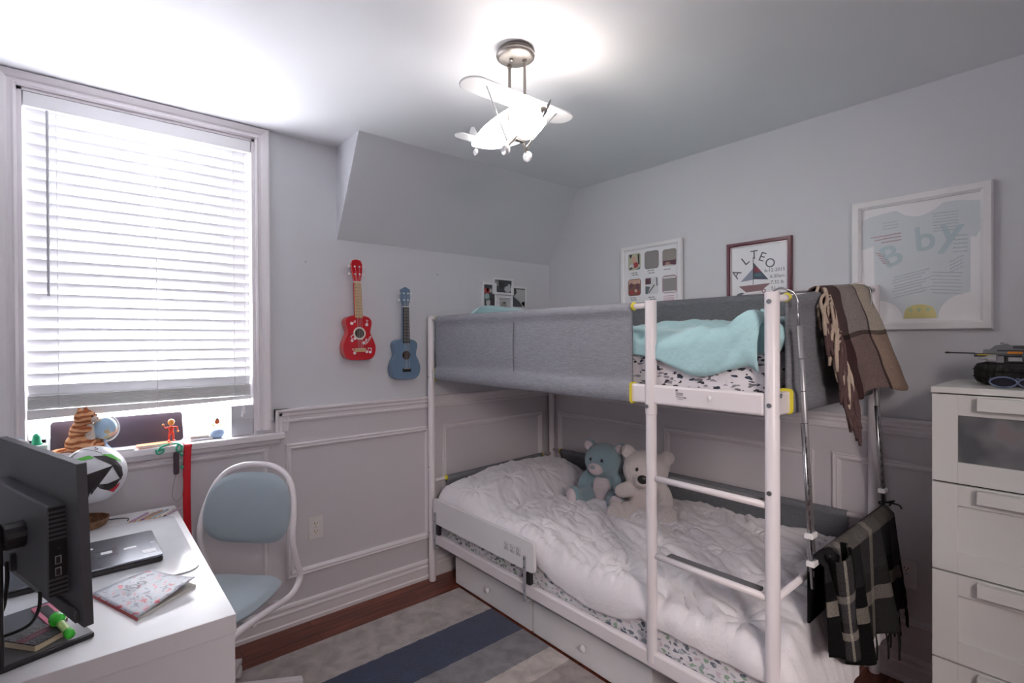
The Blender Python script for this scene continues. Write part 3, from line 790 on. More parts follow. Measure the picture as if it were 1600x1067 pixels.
PL_W = mat('cream_plush', (228, 218, 216), 1.0, bump=(200, 1.0), sheen=.6)
PL_P = mat('pink_white_plush', (214, 202, 206), 1.0, bump=(240, .6))
bear('teddy_bear', 'blue-grey teddy bear with pale muzzle sitting on the lower bunk', (-.395, -.855, .532), D(-72), PL_B, PL_P, mat('bear_nose_grey', (150, 160, 168), .6), 1.02, headturn=D(-6))
bear('teddy_bear', 'cream white teddy bear with a black nose sitting behind the ladder post', (-.385, -1.12, .512), D(-60), PL_W, PL_W, M_black, 1.08, True, tilt=D(6), armup=True)

# ------------------------------------------------------------------ wall things
INK = mat('pencil_ink', (96, 97, 104), .8)
PAPER = mat('white_paper', (240, 240, 243), .8, var=(3, .01))
GLASS = pane_mat('picture_glass', gloss=.0); GLASS2 = pane_mat('glossy_picture_glass', gloss=.0, mixf=.02)
def frame_b(name, label, cat, y0, y1, z0, z1, fw, dep, fm, paper=PAPER, inner=None):
    t = thing(name, label, cat, (-.0, (y0+y1)/2, z0))
    m = MB(); vs = []; prof = [(0, 0), (0, dep*.8), (fw*.12, dep), (fw*.75, dep), (fw, dep*.7), (fw, dep*.3), (fw*.9, .002)]
    n = len(prof)
    for y, z, sy, sz in ((y0, z0, -1, 1), (y1, z0, 1, 1), (y1, z1, 1, -1), (y0, z1, -1, -1)):
        for p, h in prof: vs.append((-h-.0005, y+sy*p, z+sz*p))
    fs = []
    for i in range(4):
        j = (i+1) % 4
        for k in range(n-1): fs.append((i*n+k, i*n+k+1, j*n+k+1, j*n+k))
    m.add(vs, fs); m.build('frame', fm, t)
    if inner:
        q = MB(); g = fw*.98
        for a, b, c, d in ((y0-g, y1+g, z0+g, z0+g+.004), (y0-g, y1+g, z1-g-.004, z1-g), (y0-g, y0-g-.004, z0+g, z1-g), (y1+g+.004, y1+g, z0+g, z1-g)): q.box(-dep*.75, -dep*.3, a, b, c, d)
        q.build('inner_liner', inner, t)
    pr = MB().box(-dep*.3, -.002, y0-fw*.85, y1+fw*.85, z0+fw*.85, z1-fw*.85).build('print', paper, t)
    MB().box(-dep*.3-.004, -dep*.3-.0028, y0-fw*.85, y1+fw*.85, z0+fw*.85, z1-fw*.85).build('glass', GLASS2 if name == 'collage_frame' else GLASS, t)
    return t, pr, -dep*.3
def flatB(mb, out, x, h=.0005):
    return mb.prism(out, lambda a, b, d: Vector((d, a, b)), x-h, x-.0001)
YD, ZD = (0, -1, 0), (0, 0, 1)

# collage frame
t, pr, xs = frame_b('collage_frame', 'white framed photo collage with six rounded pictures above the bunk', 'picture frame', -.688, -1.130, 1.672, 2.062, .026, .024, M_white)
def photo(parent, y0, y1, z0, z1, bg, shapes, rim=None, rad=.016):
    m = MB(); flatB(m, rrect(y1, y0, z0, z1, rad, 4), xs, .0005); ph = m.build('photo', bg, parent, origin=(xs, (y0+y1)/2, z0))
    if rim:
        m = MB(); m.tube([Vector((xs-.0006, a, b)) for a, b in rrect(y1, y0, z0, z1, rad, 4)], .0014, 5, closed=True); m.build('rim', rim, ph)
    for mt, pts in shapes:
        m = MB(); flatB(m, [(y0+(y1-y0)*a, z0+(z1-z0)*b) for a, b in pts], xs-.0005, .0003); m.build('picture_shape', mt, ph)
G1 = mat('photo_grey', (150, 146, 146), .7); G2 = mat('photo_warm_grey', (160, 154, 148), .7); G3 = mat('photo_green_beige', (196, 198, 172), .7)
SK = mat('photo_skin', (214, 176, 158), .7); DK = mat('photo_dark', (62, 56, 60), .7); RD = mat('photo_red', (176, 62, 66), .7); LT = mat('photo_light', (222, 222, 224), .7); SL = mat('photo_slate', (104, 116, 122), .7); BR = mat('photo_brown', (128, 92, 78), .7); PK = mat('photo_pink', (196, 120, 150), .7); MV = mat('photo_mauve', (110, 70, 84), .7)
blob = lambda cx, cy, rx, ry, n=10: [(cx+rx*math.cos(2*PI*i/n), cy+ry*math.sin(2*PI*i/n)) for i in range(n)]
t.rotation_euler.z = D(-1.3); t.location.x = -.006
photo(pr, -.738, -.835, 1.911, 2.016, G3, [(DK, [(0.05, .95), (.35, .95), (.2, .7)]), (SK, blob(.48, .62, .2, .2)), (RD, blob(.6, .3, .22, .18)), (LT, blob(.3, .25, .2, .12)), (DK, [(.75, .9), (.9, .95), (.92, .3), (.8, .35)]), (DK, [(.1, .02), (.4, .12), (.3, .2), (.12, .15)]), (SL, [(.6, .02), (.95, .02), (.95, .16)])])
photo(pr, -.866, -.966, 1.908, 2.014, G1, [], INK)
photo(pr, -.994, -1.090, 1.908, 2.010, G2, [(MV, [(.04, .05), (.96, .05), (.96, .34), (.04, .34)]), (SK, blob(.38, .16, .2, .1)), (LT, [(.06, .02), (.9, .02), (.7, .08), (.1, .08)])])
photo(pr, -.738, -.835, 1.748, 1.854, BR, [(SK, [(.05, .7), (.95, .7), (.95, .96), (.05, .96)]), (MV, blob(.25, .62, .14, .18)), (RD, blob(.28, .2, .22, .14)), (MV, blob(.74, .5, .14, .24)), (SK, blob(.62, .3, .12, .1)), (RD, blob(.8, .15, .12, .1))])
photo(pr, -.866, -.966, 1.748, 1.854, LT, [(MV, [(.04, .6), (.45, .6), (.45, .95), (.04, .95)]), (SL, [(.04, .05), (.22, .05), (.4, .45), (.04, .5)]), (DK, [(.25, .1), (.32, .08), (.75, .55), (.66, .55)]), (SL, [(.85, .5), (.93, .45), (.9, .95), (.82, .95)])])
photo(pr, -.994, -1.090, 1.748, 1.852, G1, [(LT, [(.06, .84), (.94, .84), (.94, .94), (.06, .94)]), (LT, [(.06, .03), (.94, .03), (.94, .12), (.06, .12)])], PK)
m = MB()
for a, z in ((-.76, 1.89), (-.765, 1.877), (-.885, 1.893), (-.888, 1.878), (-1.0, 1.888)):
    for k in range(7): m.box(xs-.0005, xs, a-k*.0075-.005, a-k*.0075, z, z+.003+.002*((k*7) % 3))
for a, z in ((-.75, 1.733), (-.755, 1.72), (-.89, 1.728), (-.9, 1.715)):
    for k in range(7): m.box(xs-.0005, xs, a-k*.0075-.005, a-k*.0075, z, z+.003+.002*((k*5) % 3))
m.build('caption', INK, pr)
m = MB()
for z in (1.728, 1.716, 1.704):
    for k in range(8): m.box(xs-.0005, xs, -1.002-k*.009-.006, -1.002-k*.009, z, z+.005)
m.build('caption', PK, pr, label='pink handwritten caption')

# sailboat frame
t, pr, xs = frame_b('sailboat_picture', 'burgundy framed drawing of a sailboat lettered ALTEO', 'picture frame', -1.395, -1.727, 1.62, 1.984, .021, .022, mat('burgundy_wood', (92, 26, 44), .3, coat=.4), inner=mat('silver_liner', (180, 172, 176), .35, .6))
m = MB()
for ch, y, z, rot in (('A', -1.462, 1.812, 58), ('L', -1.505, 1.872, 36), ('T', -1.540, 1.893, 2), ('E', -1.572, 1.880, -24), ('O', -1.607, 1.846, -36)):
    m.text(ch, .066, (xs-.0008, y, z-.004), YD, ZD, rot=D(rot))
m.build('name_lettering', INK, pr)
m = MB()
for s_, z in (('6-12-2015', 1.815), ('6:30am', 1.783), ('7.32 lb', 1.752), ('51 cm', 1.722)):
    m.text(s_, .0245, (xs-.0008, -1.655 if len(s_) < 9 else -1.642, z), YD, ZD)
m.build('date_lettering', INK, pr)
def shapeB(name, mt, pts, parent=None, dx=0, **k):
    m = MB(); flatB(m, pts, xs-dx, .0005); return m.build(name, mt, parent or pr, **k)
shapeB('sail', mat('sail_grey_blue', (150, 156, 176), .8), [(-1.467, 1.775), (-1.532, 1.782), (-1.532, 1.84)])
shapeB('sail', mat('sail_navy', (82, 92, 112), .8), [(-1.534, 1.784), (-1.611, 1.777), (-1.578, 1.818), (-1.535, 1.818)])
shapeB('sail', mat('sail_red', (140, 72, 88), .8), [(-1.535, 1.818), (-1.578, 1.818), (-1.556, 1.845), (-1.535, 1.845)])
shapeB('sail', mat('sail_slate', (92, 98, 108), .8), [(-1.535, 1.845), (-1.556, 1.845), (-1.535, 1.872)])
shapeB('sail', mat('sail_teal', (84, 124, 128), .8), [(-1.537, 1.797), (-1.583, 1.797), (-1.571, 1.812), (-1.537, 1.812)], dx=.0006)
shapeB('mast', INK, [(-1.5325, 1.757), (-1.5355, 1.757), (-1.5355, 1.9), (-1.5325, 1.9)], dx=.0006)
shapeB('hull', mat('hull_mauve', (148, 116, 120), .8), [(-1.457, 1.752), (-1.622, 1.757), (-1.575, 1.722), (-1.496, 1.718)])
shapeB('fish', mat('fish_grey', (112, 118, 128), .8), [(-1.433, 1.69), (-1.45, 1.712), (-1.47, 1.718), (-1.488, 1.714), (-1.47, 1.704), (-1.45, 1.692)])
m = MB(); m.tube([(xs-.001, -1.588+.008*math.cos(2*PI*i/14), 1.72+.009*math.sin(2*PI*i/14)) for i in range(14)], .0022, 6, closed=True); m.build('life_ring', mat('ring_red', (150, 96, 104), .8), pr)

# baby shirt frame
t, pr, xs = frame_b('baby_shirt_frame', 'large white frame holding a signed pale blue baby bodysuit cut-out', 'picture frame', -1.985, -2.455, 1.508, 2.082, .036, .03, M_white)
SH = mat('pale_blue_card', (214, 221, 226), .85, var=(3, .01))
out = [(-2.022, 1.87), (-2.022, 2.0), (-2.06, 2.012), (-2.11, 2.019), (-2.148, 2.022)] + [(-2.148-.15*i/8, 2.022-.037*math.sin(PI*i/8)**.8) for i in range(1, 8)] + [(-2.305, 2.026), (-2.35, 2.026), (-2.42, 2.012), (-2.42, 1.9), (-2.405, 1.872), (-2.388, 1.876), (-2.388, 1.655)] + [(-2.388+.1*math.sin(PI/2*i/6), 1.655-.1*(1-math.cos(PI/2*i/6))) for i in range(1, 7)] + [(-2.171, 1.555)] + [(-2.171+.1*(1-math.cos(PI/2*i/6)), 1.555+.085*math.sin(PI/2*i/6)) for i in range(1, 7)] + [(-2.066, 1.88)]
flat = MB()
flatB(flat, out, xs, .0008); sh = flat.build('bodysuit_shape', SH, pr)
m = MB(); flatB(m, [(-2.172, 1.556), (-2.285, 1.556), (-2.279, 1.585)] + [(-2.228-.05*math.cos(PI*i/8), 1.585+.03*math.sin(PI*i/8)) for i in range(1, 8)] + [(-2.178, 1.585)], xs-.0008, .0005)
yb = m.build('yellow_patch', mat('patch_yellow', (222, 212, 150), .8), sh)
for y in (-2.197, -2.225, -2.256):
    m = MB(); flatB(m, [(y+.007*math.cos(2*PI*i/12), 1.592+.008*math.sin(2*PI*i/12)) for i in range(12)], xs-.0013, .0004); m.build('snap', mat('snap_green', (186, 206, 170), .7), yb)
LB = mat('letter_blue', (188, 206, 212), .8)
m = MB(); 
for ch, y, z, rot, sz in (('B', -2.145, 1.79, 22, .13), ('b', -2.25, 1.84, 5, .145), ('y', -2.325, 1.855, -6, .165)):
    for ox in (-.002, .002):
        for oz in (-.0015, .0015): m.text(ch, sz, (xs-.0014, y+ox, z+oz), YD, ZD, rot=D(rot), h=.0006+ox*.01+oz*.013)
m.build('baby_lettering', LB, sh)
random.seed(3)
def scribble(mb, y, z, w_, rot=0.0, a=.003, n=16, th=.0007):
    pts = []
    for i in range(n):
        u = w_*i/n; v = a*(1 if i % 2 else -1)*random.uniform(.3, 1)
        pts.append((xs-.0016, y-(u*math.cos(rot)-v*math.sin(rot)), z+u*math.sin(rot)+v*math.cos(rot)))
    mb.tube(pts, th, 3, caps=False)
m = MB()
for k, (y, z, w_) in enumerate(((-2.055, 1.918, .115), (-2.07, 1.905, .1), (-2.095, 1.892, .075))): scribble(m, y, z, w_, .06, n=22, th=.0012)
for k in range(5): scribble(m, -2.075-.006*k, 1.848-.011*k, .038, -.35, n=9, th=.0012)
m.build('red_handwriting', mat('red_ink', (186, 84, 98), .8), sh)
m = MB()
for k in range(8): scribble(m, -2.14+.004*(k % 3), 1.735-.0125*k, .13-.01*(k % 3), .22, n=26)
for k in range(7): scribble(m, -2.27+.003*(k % 3), 1.745-.014*k, .1, -.12, n=20)
for k in range(7): scribble(m, -2.272, 1.985-.012*k, .085, -.02, n=18)
for k in range(3): scribble(m, -2.10, 1.975-.013*k, .06, .05, n=12)
for k in range(5): scribble(m, -2.335, 1.885-.016*k, .05, -.05, n=9)
for k in range(4): scribble(m, -2.325, 1.78-.014*k, .055, .5, n=9)
m.build('handwriting', mat('faint_ink', (158, 172, 178), .8), sh)

# four-window black and white collage on the back wall
t = thing('photo_collage_frame', 'grey four-window photo frame cluster hanging on the back wall above the upper bunk', 'picture frame', (-.44, 0, 1.66))
CF = mat('pale_grey_frame', (226, 226, 230), .4)
def subframe(x0, x1, z0, z1, dep, shapes, bg, fw=.015):
    m = MB()
    for a, b, c, d in ((x0, x1, z0, z0+fw), (x0, x1, z1-fw, z1), (x0, x0+fw, z0+fw, z1-fw), (x1-fw, x1, z0+fw, z1-fw)): m.box(a, b, -dep, -.0005, c, d, b=.0015)
    f = m.build('frame', CF, t)
    ph = MB().box(x0+fw*.8, x1-fw*.8, -dep*.6, -.001, z0+fw*.8, z1-fw*.8).build('photo', bg, f)
    for mt, pts in shapes:
        m = MB(); m.prism([(x0+fw+(x1-x0-2*fw)*a, z0+fw+(z1-z0-2*fw)*b) for a, b in pts], FY, -dep*.6-.0006, -dep*.6-.0001); m.build('picture_shape', mt, ph)
BG = mat('photo_charcoal', (70, 74, 78), .7); BW = mat('photo_pale', (184, 186, 188), .7); AQ = mat('photo_aqua', (160, 186, 186), .7)
subframe(-.640, -.518, 1.684, 1.862, .018, [(RD, blob(.3, .72, .26, .14)), (BW, blob(.36, .76, .1, .1)), (BW, blob(.65, .74, .1, .1)), (AQ, blob(.32, .45, .22, .18)), (BW, blob(.4, .2, .2, .17)), (DK, [(.6, .02), (.98, .02), (.98, .4), (.7, .4)])], BG)
subframe(-.553, -.368, 1.785, 1.900, .024, [(DK, blob(.42, .6, .14, .3)), (BW, blob(.78, .3, .2, .26)), (BW, blob(.86, .6, .08, .14)), (G1, [(.02, .5), (.25, .5), (.25, .95), (.02, .95)])], BG)
subframe(-.388, -.240, 1.690, 1.852, .018, [(BW, [(.3, .95), (.98, .95), (.98, .05), (.7, .15), (.55, .3), (.1, .55), (.35, .75)]), (BW, [(.75, .02), (.98, .02), (.98, .3), (.75, .3)])], BG)
subframe(-.520, -.385, 1.650, 1.776, .030, [(G1, blob(.45, .4, .26, .32)), (DK, blob(.52, .68, .14, .05))], BW)

# screws left in the wall
for x, z, lab in ((-1.793, 1.891, 'small screw in the wall between the window and the red ukulele'), (-.983, 1.886, 'small screw in the wall between blue ukulele and photo cluster')):
    m = MB(); m.lathe([(0, .010), (.003, .010), (.004, .008), (.002, .006), (.002, -.004), (0, -.004)], (x, 0, z), Matrix.Rotation(PI/2, 3, 'X'), 10)
    o = m.build('wall_screw', M_steel); tag(o, lab, 'screw')

# ------------------------------------------------------------------ ukuleles
def ukulele(name, label, cx, zb, zn, zh, zt_, W, body, side, boardm, pegm, red, headm, tilt):
    yb, yf = -.008, -.066
    t = thing(name, label, 'ukulele', (cx, 0, zb))
    Lb = zn - zb
    P = [(0, 0), (.30, .01), (.44, .08), (.50, .22), (.49, .34), (.43, .47), (.365, .57), (.35, .64), (.375, .74), (.40, .83), (.385, .91), (.30, .97), (.14, 1.0), (.09, 1.0)]
    half = smoothpath([(x*W, 0, z*Lb) for x, z in P], 4)
    o = [(p.x, p.z) for p in half]; o = o + [(-x, z) for x, z in reversed(o[1:])]
    tr = lambda p: (cx + (p[0])*math.cos(tilt) + (p[1]-Lb)*math.sin(tilt)*-1, zb + p[1])
    f = lambda a, b, d: Vector((tr((a, b))[0], d, tr((a, b))[1]))
    m = MB(); m.prism(o, f, yf, yb); b_ = m.build('body', side, t, bevel=.004)
    m = MB(); m.prism([(x*.985, Lb*.5+(z-Lb*.5)*.985) for x, z in o], f, yf-.0012, yf-.0001); top = m.build('soundboard', body, t)
    # sound hole, rosette
    hz = .60*Lb
    m = MB(); m.prism([(.026*math.cos(2*PI*i/24), hz+.026*math.sin(2*PI*i/24)) for i in range(24)], f, yf-.002, yf-.0012); m.build('sound_hole', mat('hole_dark', (52, 34, 28), .9), top)
    if red:
        m = MB(); pts = [f(.031*math.cos(2*PI*i/28), hz+.031*math.sin(2*PI*i/28), yf-.002) for i in range(28)]; m.tube(pts, .005, 6, closed=True); m.build('rosette', mat('ivory', (226, 218, 206), .5), top)
    # neck and fretboard
    nz0 = Lb*.985; nl = zh - zb
    m = MB(); m.prism([(-.018, nz0-.02), (.018, nz0-.02), (.017, nl), (-.017, nl)], f, yf-.002, yf+.022); m.build('neck', side, t, bevel=.004)
    fb0 = Lb*.95 if red else Lb*.9
    m = MB(); m.prism([(-.0215, fb0), (.0215, fb0), (.0185, nl), (-.0185, nl)], f, yf-.007, yf-.002); fb = m.build('fretboard', boardm, t)
    m = MB()
    nf = 12
    for i in range(1, nf): 
        zz = fb0 + (nl-fb0)*i/nf
        m.prism([(-.020, zz), (.020, zz), (.020, zz+.0014), (-.020, zz+.0014)], f, yf-.008, yf-.007)
    m.build('frets', DK if red else M_steel, fb)
    m = MB(); m.prism([(-.02, nl), (.02, nl), (.02, nl+.005), (-.02, nl+.005)], f, yf-.009, yf); m.build('nut', mat('ivory', (226, 218, 206), .5), t)
    # head
    hl = zt_ - zh
    if red: ho = [(-.018, 0), (.018, 0), (.024, .25*hl), (.03, .5*hl), (.031, .8*hl), (.022, .96*hl), (0, hl), (-.022, .96*hl), (-.031, .8*hl), (-.03, .5*hl), (-.024, .25*hl)]
    else: ho = [(-.018, 0), (.018, 0), (.022, .2*hl), (.028, .36*hl), (.027, .7*hl), (.03, .86*hl), (.016, .93*hl), (0, hl), (-.016, .93*hl), (-.03, .86*hl), (-.027, .7*hl), (-.028, .36*hl), (-.022, .2*hl)]
    m = MB(); m.prism([(a, nl+b) for a, b in ho], f, yf-.004, yf+.012); hd = m.build('headstock', headm, t, bevel=.002)
    for sx in (-1, 1):
        for q in (.35, .68):
            m = MB(); p = f(sx*.013, nl+q*hl, yf-.004); m.lathe([(0, .008), (.0035, .007), (.005, .002), (.005, 0), (0, 0)], p, Matrix.Rotation(PI/2, 3, 'X'), 12); m.build('peg', pegm, hd)
            m = MB(); p = f(sx*.040, nl+q*hl, yf+.006); m.tube([f(sx*.026, nl+q*hl, yf+.006), p], .002, 6); m.ell(p, (.007, .004, .008)); m.build('tuner', pegm, hd, smooth=True)
    # bridge and strings
    bz = .235*Lb
    bw = .033 if red else .026
    m = MB(); m.prism([(-bw, bz-.012), (bw, bz-.012), (bw, bz+.008), (-bw, bz+.008)], f, yf-.007, yf-.0012); m.build('bridge', boardm, top, bevel=.001)
    m = MB(); m.prism([(-bw*.8, bz+.006), (bw*.8, bz+.006), (bw*.8, bz+.008), (-bw*.8, bz+.008)], f, yf-.009, yf-.007)
    for k in range(4):
        xa = -.0135+.009*k; m.tube([f(xa, bz+.004, yf-.0095), f(xa*.85, nl+.003, yf-.0105), f((-.013 if k < 2 else .013), nl+(.35 if k in (0, 3) else .68)*hl, yf-.009)], .0006, 4)
    m.build('strings', mat('string_white', (220, 216, 214), .4), t)
    return t, top, f, Lb, yf
RED = mat('glossy_red_lacquer', (196, 12, 30), .18, coat=.6)
MAPLE = mat('pale_maple', (202, 168, 122), .5, var=(30, .06)); IV = mat('ivory', (226, 218, 206), .5)
u = ukulele('ukulele', 'red toy ukulele with white music notes hanging on the back wall', -1.530, 1.366, 1.612, 1.795, 1.92, .186, RED, RED, MAPLE, M_plasticw, True, RED, D(2))
t, top, f, Lb, yf = u
WN = mat('note_white', (236, 226, 228), .5)
def note(x, z, two=False, rot=0.0, s_=1.0):
    m = MB(); R2 = lambda a, b: (x+s_*(a*math.cos(rot)-b*math.sin(rot)), z+s_*(a*math.sin(rot)+b*math.cos(rot)))
    disc = lambda cx, cz, r: [R2(cx+r*math.cos(2*PI*i/14), cz+r*math.sin(2*PI*i/14)) for i in range(14)]
    m.prism(disc(0, 0, .0085), f, yf-.002, yf-.0013); m.prism([R2(.005, 0), R2(.008, 0), R2(.008, .026), R2(.005, .026)], f, yf-.0022, yf-.0013)
    if two:
        m.prism(disc(.022, .002, .0085), f, yf-.002, yf-.0013); m.prism([R2(.027, 0), R2(.030, 0), R2(.030, .028), R2(.027, .028)], f, yf-.0022, yf-.0013); m.prism([R2(.005, .022), R2(.030, .024), R2(.030, .029), R2(.005, .027)], f, yf-.0022, yf-.0013)
    else: m.prism([R2(.008, .026), R2(.016, .018), R2(.015, .016), R2(.008, .022)], f, yf-.0022, yf-.0013)
    m.build('music_note', WN, top)
note(-.042, .202, rot=D(-35)); note(.044, .196, rot=D(15)); note(-.044, .108, True, D(30), .9); note(-.032, .04, rot=D(45)); note(.038, .045, True, D(-10), .9); note(.022, .095, rot=D(-20))
m = MB(); m.tube(smoothpath([f(.03, .085, yf-.002), f(.04, .1, yf-.002), f(.035, .118, yf-.002), f(.05, .112, yf-.002), f(.056, .125, yf-.002), f(.066, .13, yf-.002), f(.062, .12, yf-.002), f(.045, .098, yf-.002), f(.036, .092, yf-.002)], 4), .0016, 5); m.build('clef', WN, top)
UB = mat('slate_blue_paint', (104, 130, 156), .4, var=(4, .02))
ukulele('ukulele', 'slate blue ukulele with a black fretboard hanging nearer the bunk bed', -1.240, 1.245, 1.480, 1.668, 1.787, .186, UB, UB, M_black, M_plasticw, False, UB, D(.5))

# ------------------------------------------------------------------ outlets
def outlet(loc, axis, label, faces):
    x, y, z = loc; t = thing('wall_outlet', label, 'outlet', loc)
    f = (lambda a, b, d: Vector((x+a, y-d, z+b))) if axis == 'x' else (lambda a, b, d: Vector((x-d, y-a, z+b)))
    pl = mat('outlet_ivory', (224, 218, 216), .4)
    MB().prism(rrect(-.038, .038, -.06, .06, .004, 2), f, 0.0005, .006).build('plate', pl, t, bevel=.0015)
    for s2 in faces:
        m = MB(); m.prism([(.016*math.cos(a), s2*.021+.014*math.sin(a)) for a in [2*PI*i/16 for i in range(16)]], f, .006, .0075); r = m.build('socket', mat('socket_ivory', (232, 224, 214), .4), t)
        m = MB()
        for a, b, w_, h_ in ((-.0065, .003, .0016, .008), (.0065, .003, .0016, .007)): m.box(0, 0, 0, 0, 0, 0) if False else m.prism([(a-w_, s2*.021+b-h_/2), (a+w_, s2*.021+b-h_/2), (a+w_, s2*.021+b+h_/2), (a-w_, s2*.021+b+h_/2)], f, .0075, .0079)
        m.prism([(.0025*math.cos(i*PI/4), s2*.021-.007+.0025*math.sin(i*PI/4)) for i in range(8)], f, .0075, .0079)
        m.build('slots', M_black, r)
    m = MB(); m.prism([(.003*math.cos(i*PI/4), .003*math.sin(i*PI/4)) for i in range(8)], f, .006, .0075); m.build('plate_screw', M_steel, t)
outlet((-1.754, -.009, .482), 'x', 'white double wall outlet on the panelling behind the desk chair', (1, -1))
outlet((-.009, -2.183, .468), 'y', 'ivory wall outlet on the right wall between the bed and the dresser', (1,))

# ------------------------------------------------------------------ rug
rg = MB(); rg.prism(rrect(-2.30, -1.0, -2.455, -.255, .006, 2), FZ, 0.0005, .009)
rug = rg.build('rug', rug_mat(), None, origin=(-1.65, -1.355, 0)); tag(rug, 'rug with wide grey, navy and beige stripes beside the bunk bed', 'rug')

# ------------------------------------------------------------------ desk
M_desk = mat('white_foil_desk', (234, 233, 236), .32, var=(2, .01))
dk = thing('desk', 'white desk with panel legs below the window', 'desk', (-2.69, -.65, 0))
MB().box(-2.985, -2.388, -1.243, -.062, .70, .75, b=.0015).build('desktop', M_desk, dk)
MB().box(-2.982, -2.391, -1.240, -1.215, 0, .699).build('side_panel', M_desk, dk)
MB().box(-2.982, -2.391, -.09, -.065, 0, .699).build('side_panel', M_desk, dk)
MB().box(-2.982, -2.965, -1.214, -.091, .35, .699).build('back_panel', M_desk, dk)
m = MB(); m.box(-2.96, -2.40, -1.213, -.092, .60, .614); m.build('shelf', M_desk, dk)

# desk mat
PAD = mat('milky_desk_mat', (214, 216, 220), .12, spec=.6)
m = MB(); m.prism(rrect(-2.93, -2.411, -.875, -.215, .05, 6), FZ, .7502, .7545)
tag(m.build('desk_mat', PAD, None, bevel=.001), 'translucent grey-white desk mat with rounded corners under the laptop', 'desk mat')
# laptop
LP = mat('laptop_lid', (120, 122, 130), .22, .75)
lp = thing('laptop', 'closed dark laptop with stickers on its lid lying on the desk mat', 'laptop', (-2.68, -.55, .7545))
LM = Matrix.Translation((-2.497, -.735, 0)) @ Matrix.Rotation(D(1.5), 4, 'Z')
def tz(m): m.v = [tuple(LM @ Vector(v)) for v in m.v]; return m
m = MB(); m.prism(rrect(-.37, 0, 0, .285, .012, 4), FZ, .7555, .770); tz(m).build('base', M_black, lp, bevel=.003)
m = MB(); m.prism(rrect(-.37, 0, 0, .285, .012, 4), FZ, .7715, .7785); lid = tz(m).build('lid', LP, lp, bevel=.002)
STK = mat('sticker_white', (226, 228, 232), .5)
m = MB()
for i, (a, b, r) in enumerate(((-.21, .205, .012), (-.195, .208, .009), (-.178, .206, .007))): m.prism([(a+r*math.cos(2*PI*k/12), b+r*1.2*math.sin(2*PI*k/12)) for k in range(12)], FZ, .7785, .7789)
tz(m).build('lid_emblem', STK, lid)
for a, b, w_, h_ in ((-.155, .125, .03, .024), (-.095, .125, .035, .018), (-.05, .045, .036, .034), (-.02, .14, .012, .01)):
    m = MB(); m.prism(rrect(a, a+w_, b, b+h_, .004, 2), FZ, .7785, .779); tz(m).build('sticker', STK, lid, label='small white sticker')
for a, b in ((-.17, .158), (-.165, .100)):
    m = MB(); m.prism([(a, b), (a+.055, b+.008), (a+.055, b+.0095), (a, b+.002)], FZ, .7785, .779); tz(m).build('sticker_line', M_black, lid)
# magazine
mg = thing('magazine', 'grey and red picture magazine with a curling cover in front of the laptop', 'magazine', (-2.58, -.98, .75))
def U(u_, v_, z=.7555): # corners: L(145,925) B(215,970) R(305,920) T(245,897)
    c00, c10, c11, c01 = Vector((-2.683, -.870)), Vector((-2.592, -1.113)), Vector((-2.445, -1.0)), Vector((-2.535, -.795))
    p = (c00*(1-u_)+c10*u_)*(1-v_) + (c01*(1-u_)+c11*u_)*v_; return (p.x, p.y, z)
MAGC = custom('magazine_cover', .35); mm_, N_, L_, b_, tc_ = MAGC
v_ = N_.new('ShaderNodeTexNoise'); v_.inputs['Scale'].default_value = 9; v_.inputs['Detail'].default_value = 5; v_.inputs['Distortion'].default_value = .8
L_.new(tc_.outputs['UV'], v_.inputs['Vector'])
r_ = ramp(N_, [(0, (70, 60, 84)), (.36, (130, 120, 140)), (.42, (186, 192, 202)), (.58, (200, 204, 212)), (.64, (216, 120, 136)), (.7, (186, 60, 78))], False); L_.new(v_.outputs['Fac'], r_.inputs['Fac']); L_.new(r_.outputs['Color'], b_.inputs['Base Color'])
m = MB(); c = [U(0, 0), U(1, 0), U(1, 1), U(0, 1)]; vs = [(p[0], p[1], .7503) for p in c] + [(p[0], p[1], .7575) for p in c]
m.add(vs, [(0,3,2,1),(4,5,6,7),(0,1,5,4),(1,2,6,5),(2,3,7,6),(3,0,4,7)]); m.build('pages', mat('page_edges', (206, 204, 196), .8), mg)
m = MB(); m.grid(lambda a, b: U(a, b, .7585 + .022*(a**2)*(b**1.5)+.003*math.sin(b*PI)), 14, 14); cov = m.build('cover', mm_, mg, smooth=True, solid=.0008)
m = MB(); a, b = Vector(U(0, 0)), Vector(U(1, 0)); m.add([(a.x, a.y-.0006, .7503), (b.x, b.y-.0006, .7503), (b.x, b.y-.0006, .7585), (a.x, a.y-.0006, .7585)], [(0, 1, 2, 3)]); m.build('spine', mat('spine_red', (172, 58, 60), .5), mg, solid=.001, label='red spine')
o0 = Vector(U(.42, .45, .7665)); yd_ = (Vector(U(0, .45))-Vector(U(1, .45))); xd_ = Vector(U(.5, 1))-Vector(U(.5, 0))
m = MB(); m.text('100', .045, o0, xd_, (yd_ - xd_*yd_.dot(xd_)/xd_.dot(xd_))); m.build('cover_number', mat('cover_grey', (92, 98, 108), .5), cov)

# ------------------------------------------------------------------ monitor
mo = thing('monitor', 'black computer monitor seen from behind on the desk', 'monitor', (-2.6878, -1.3653, 0), D(16.9), local=True)
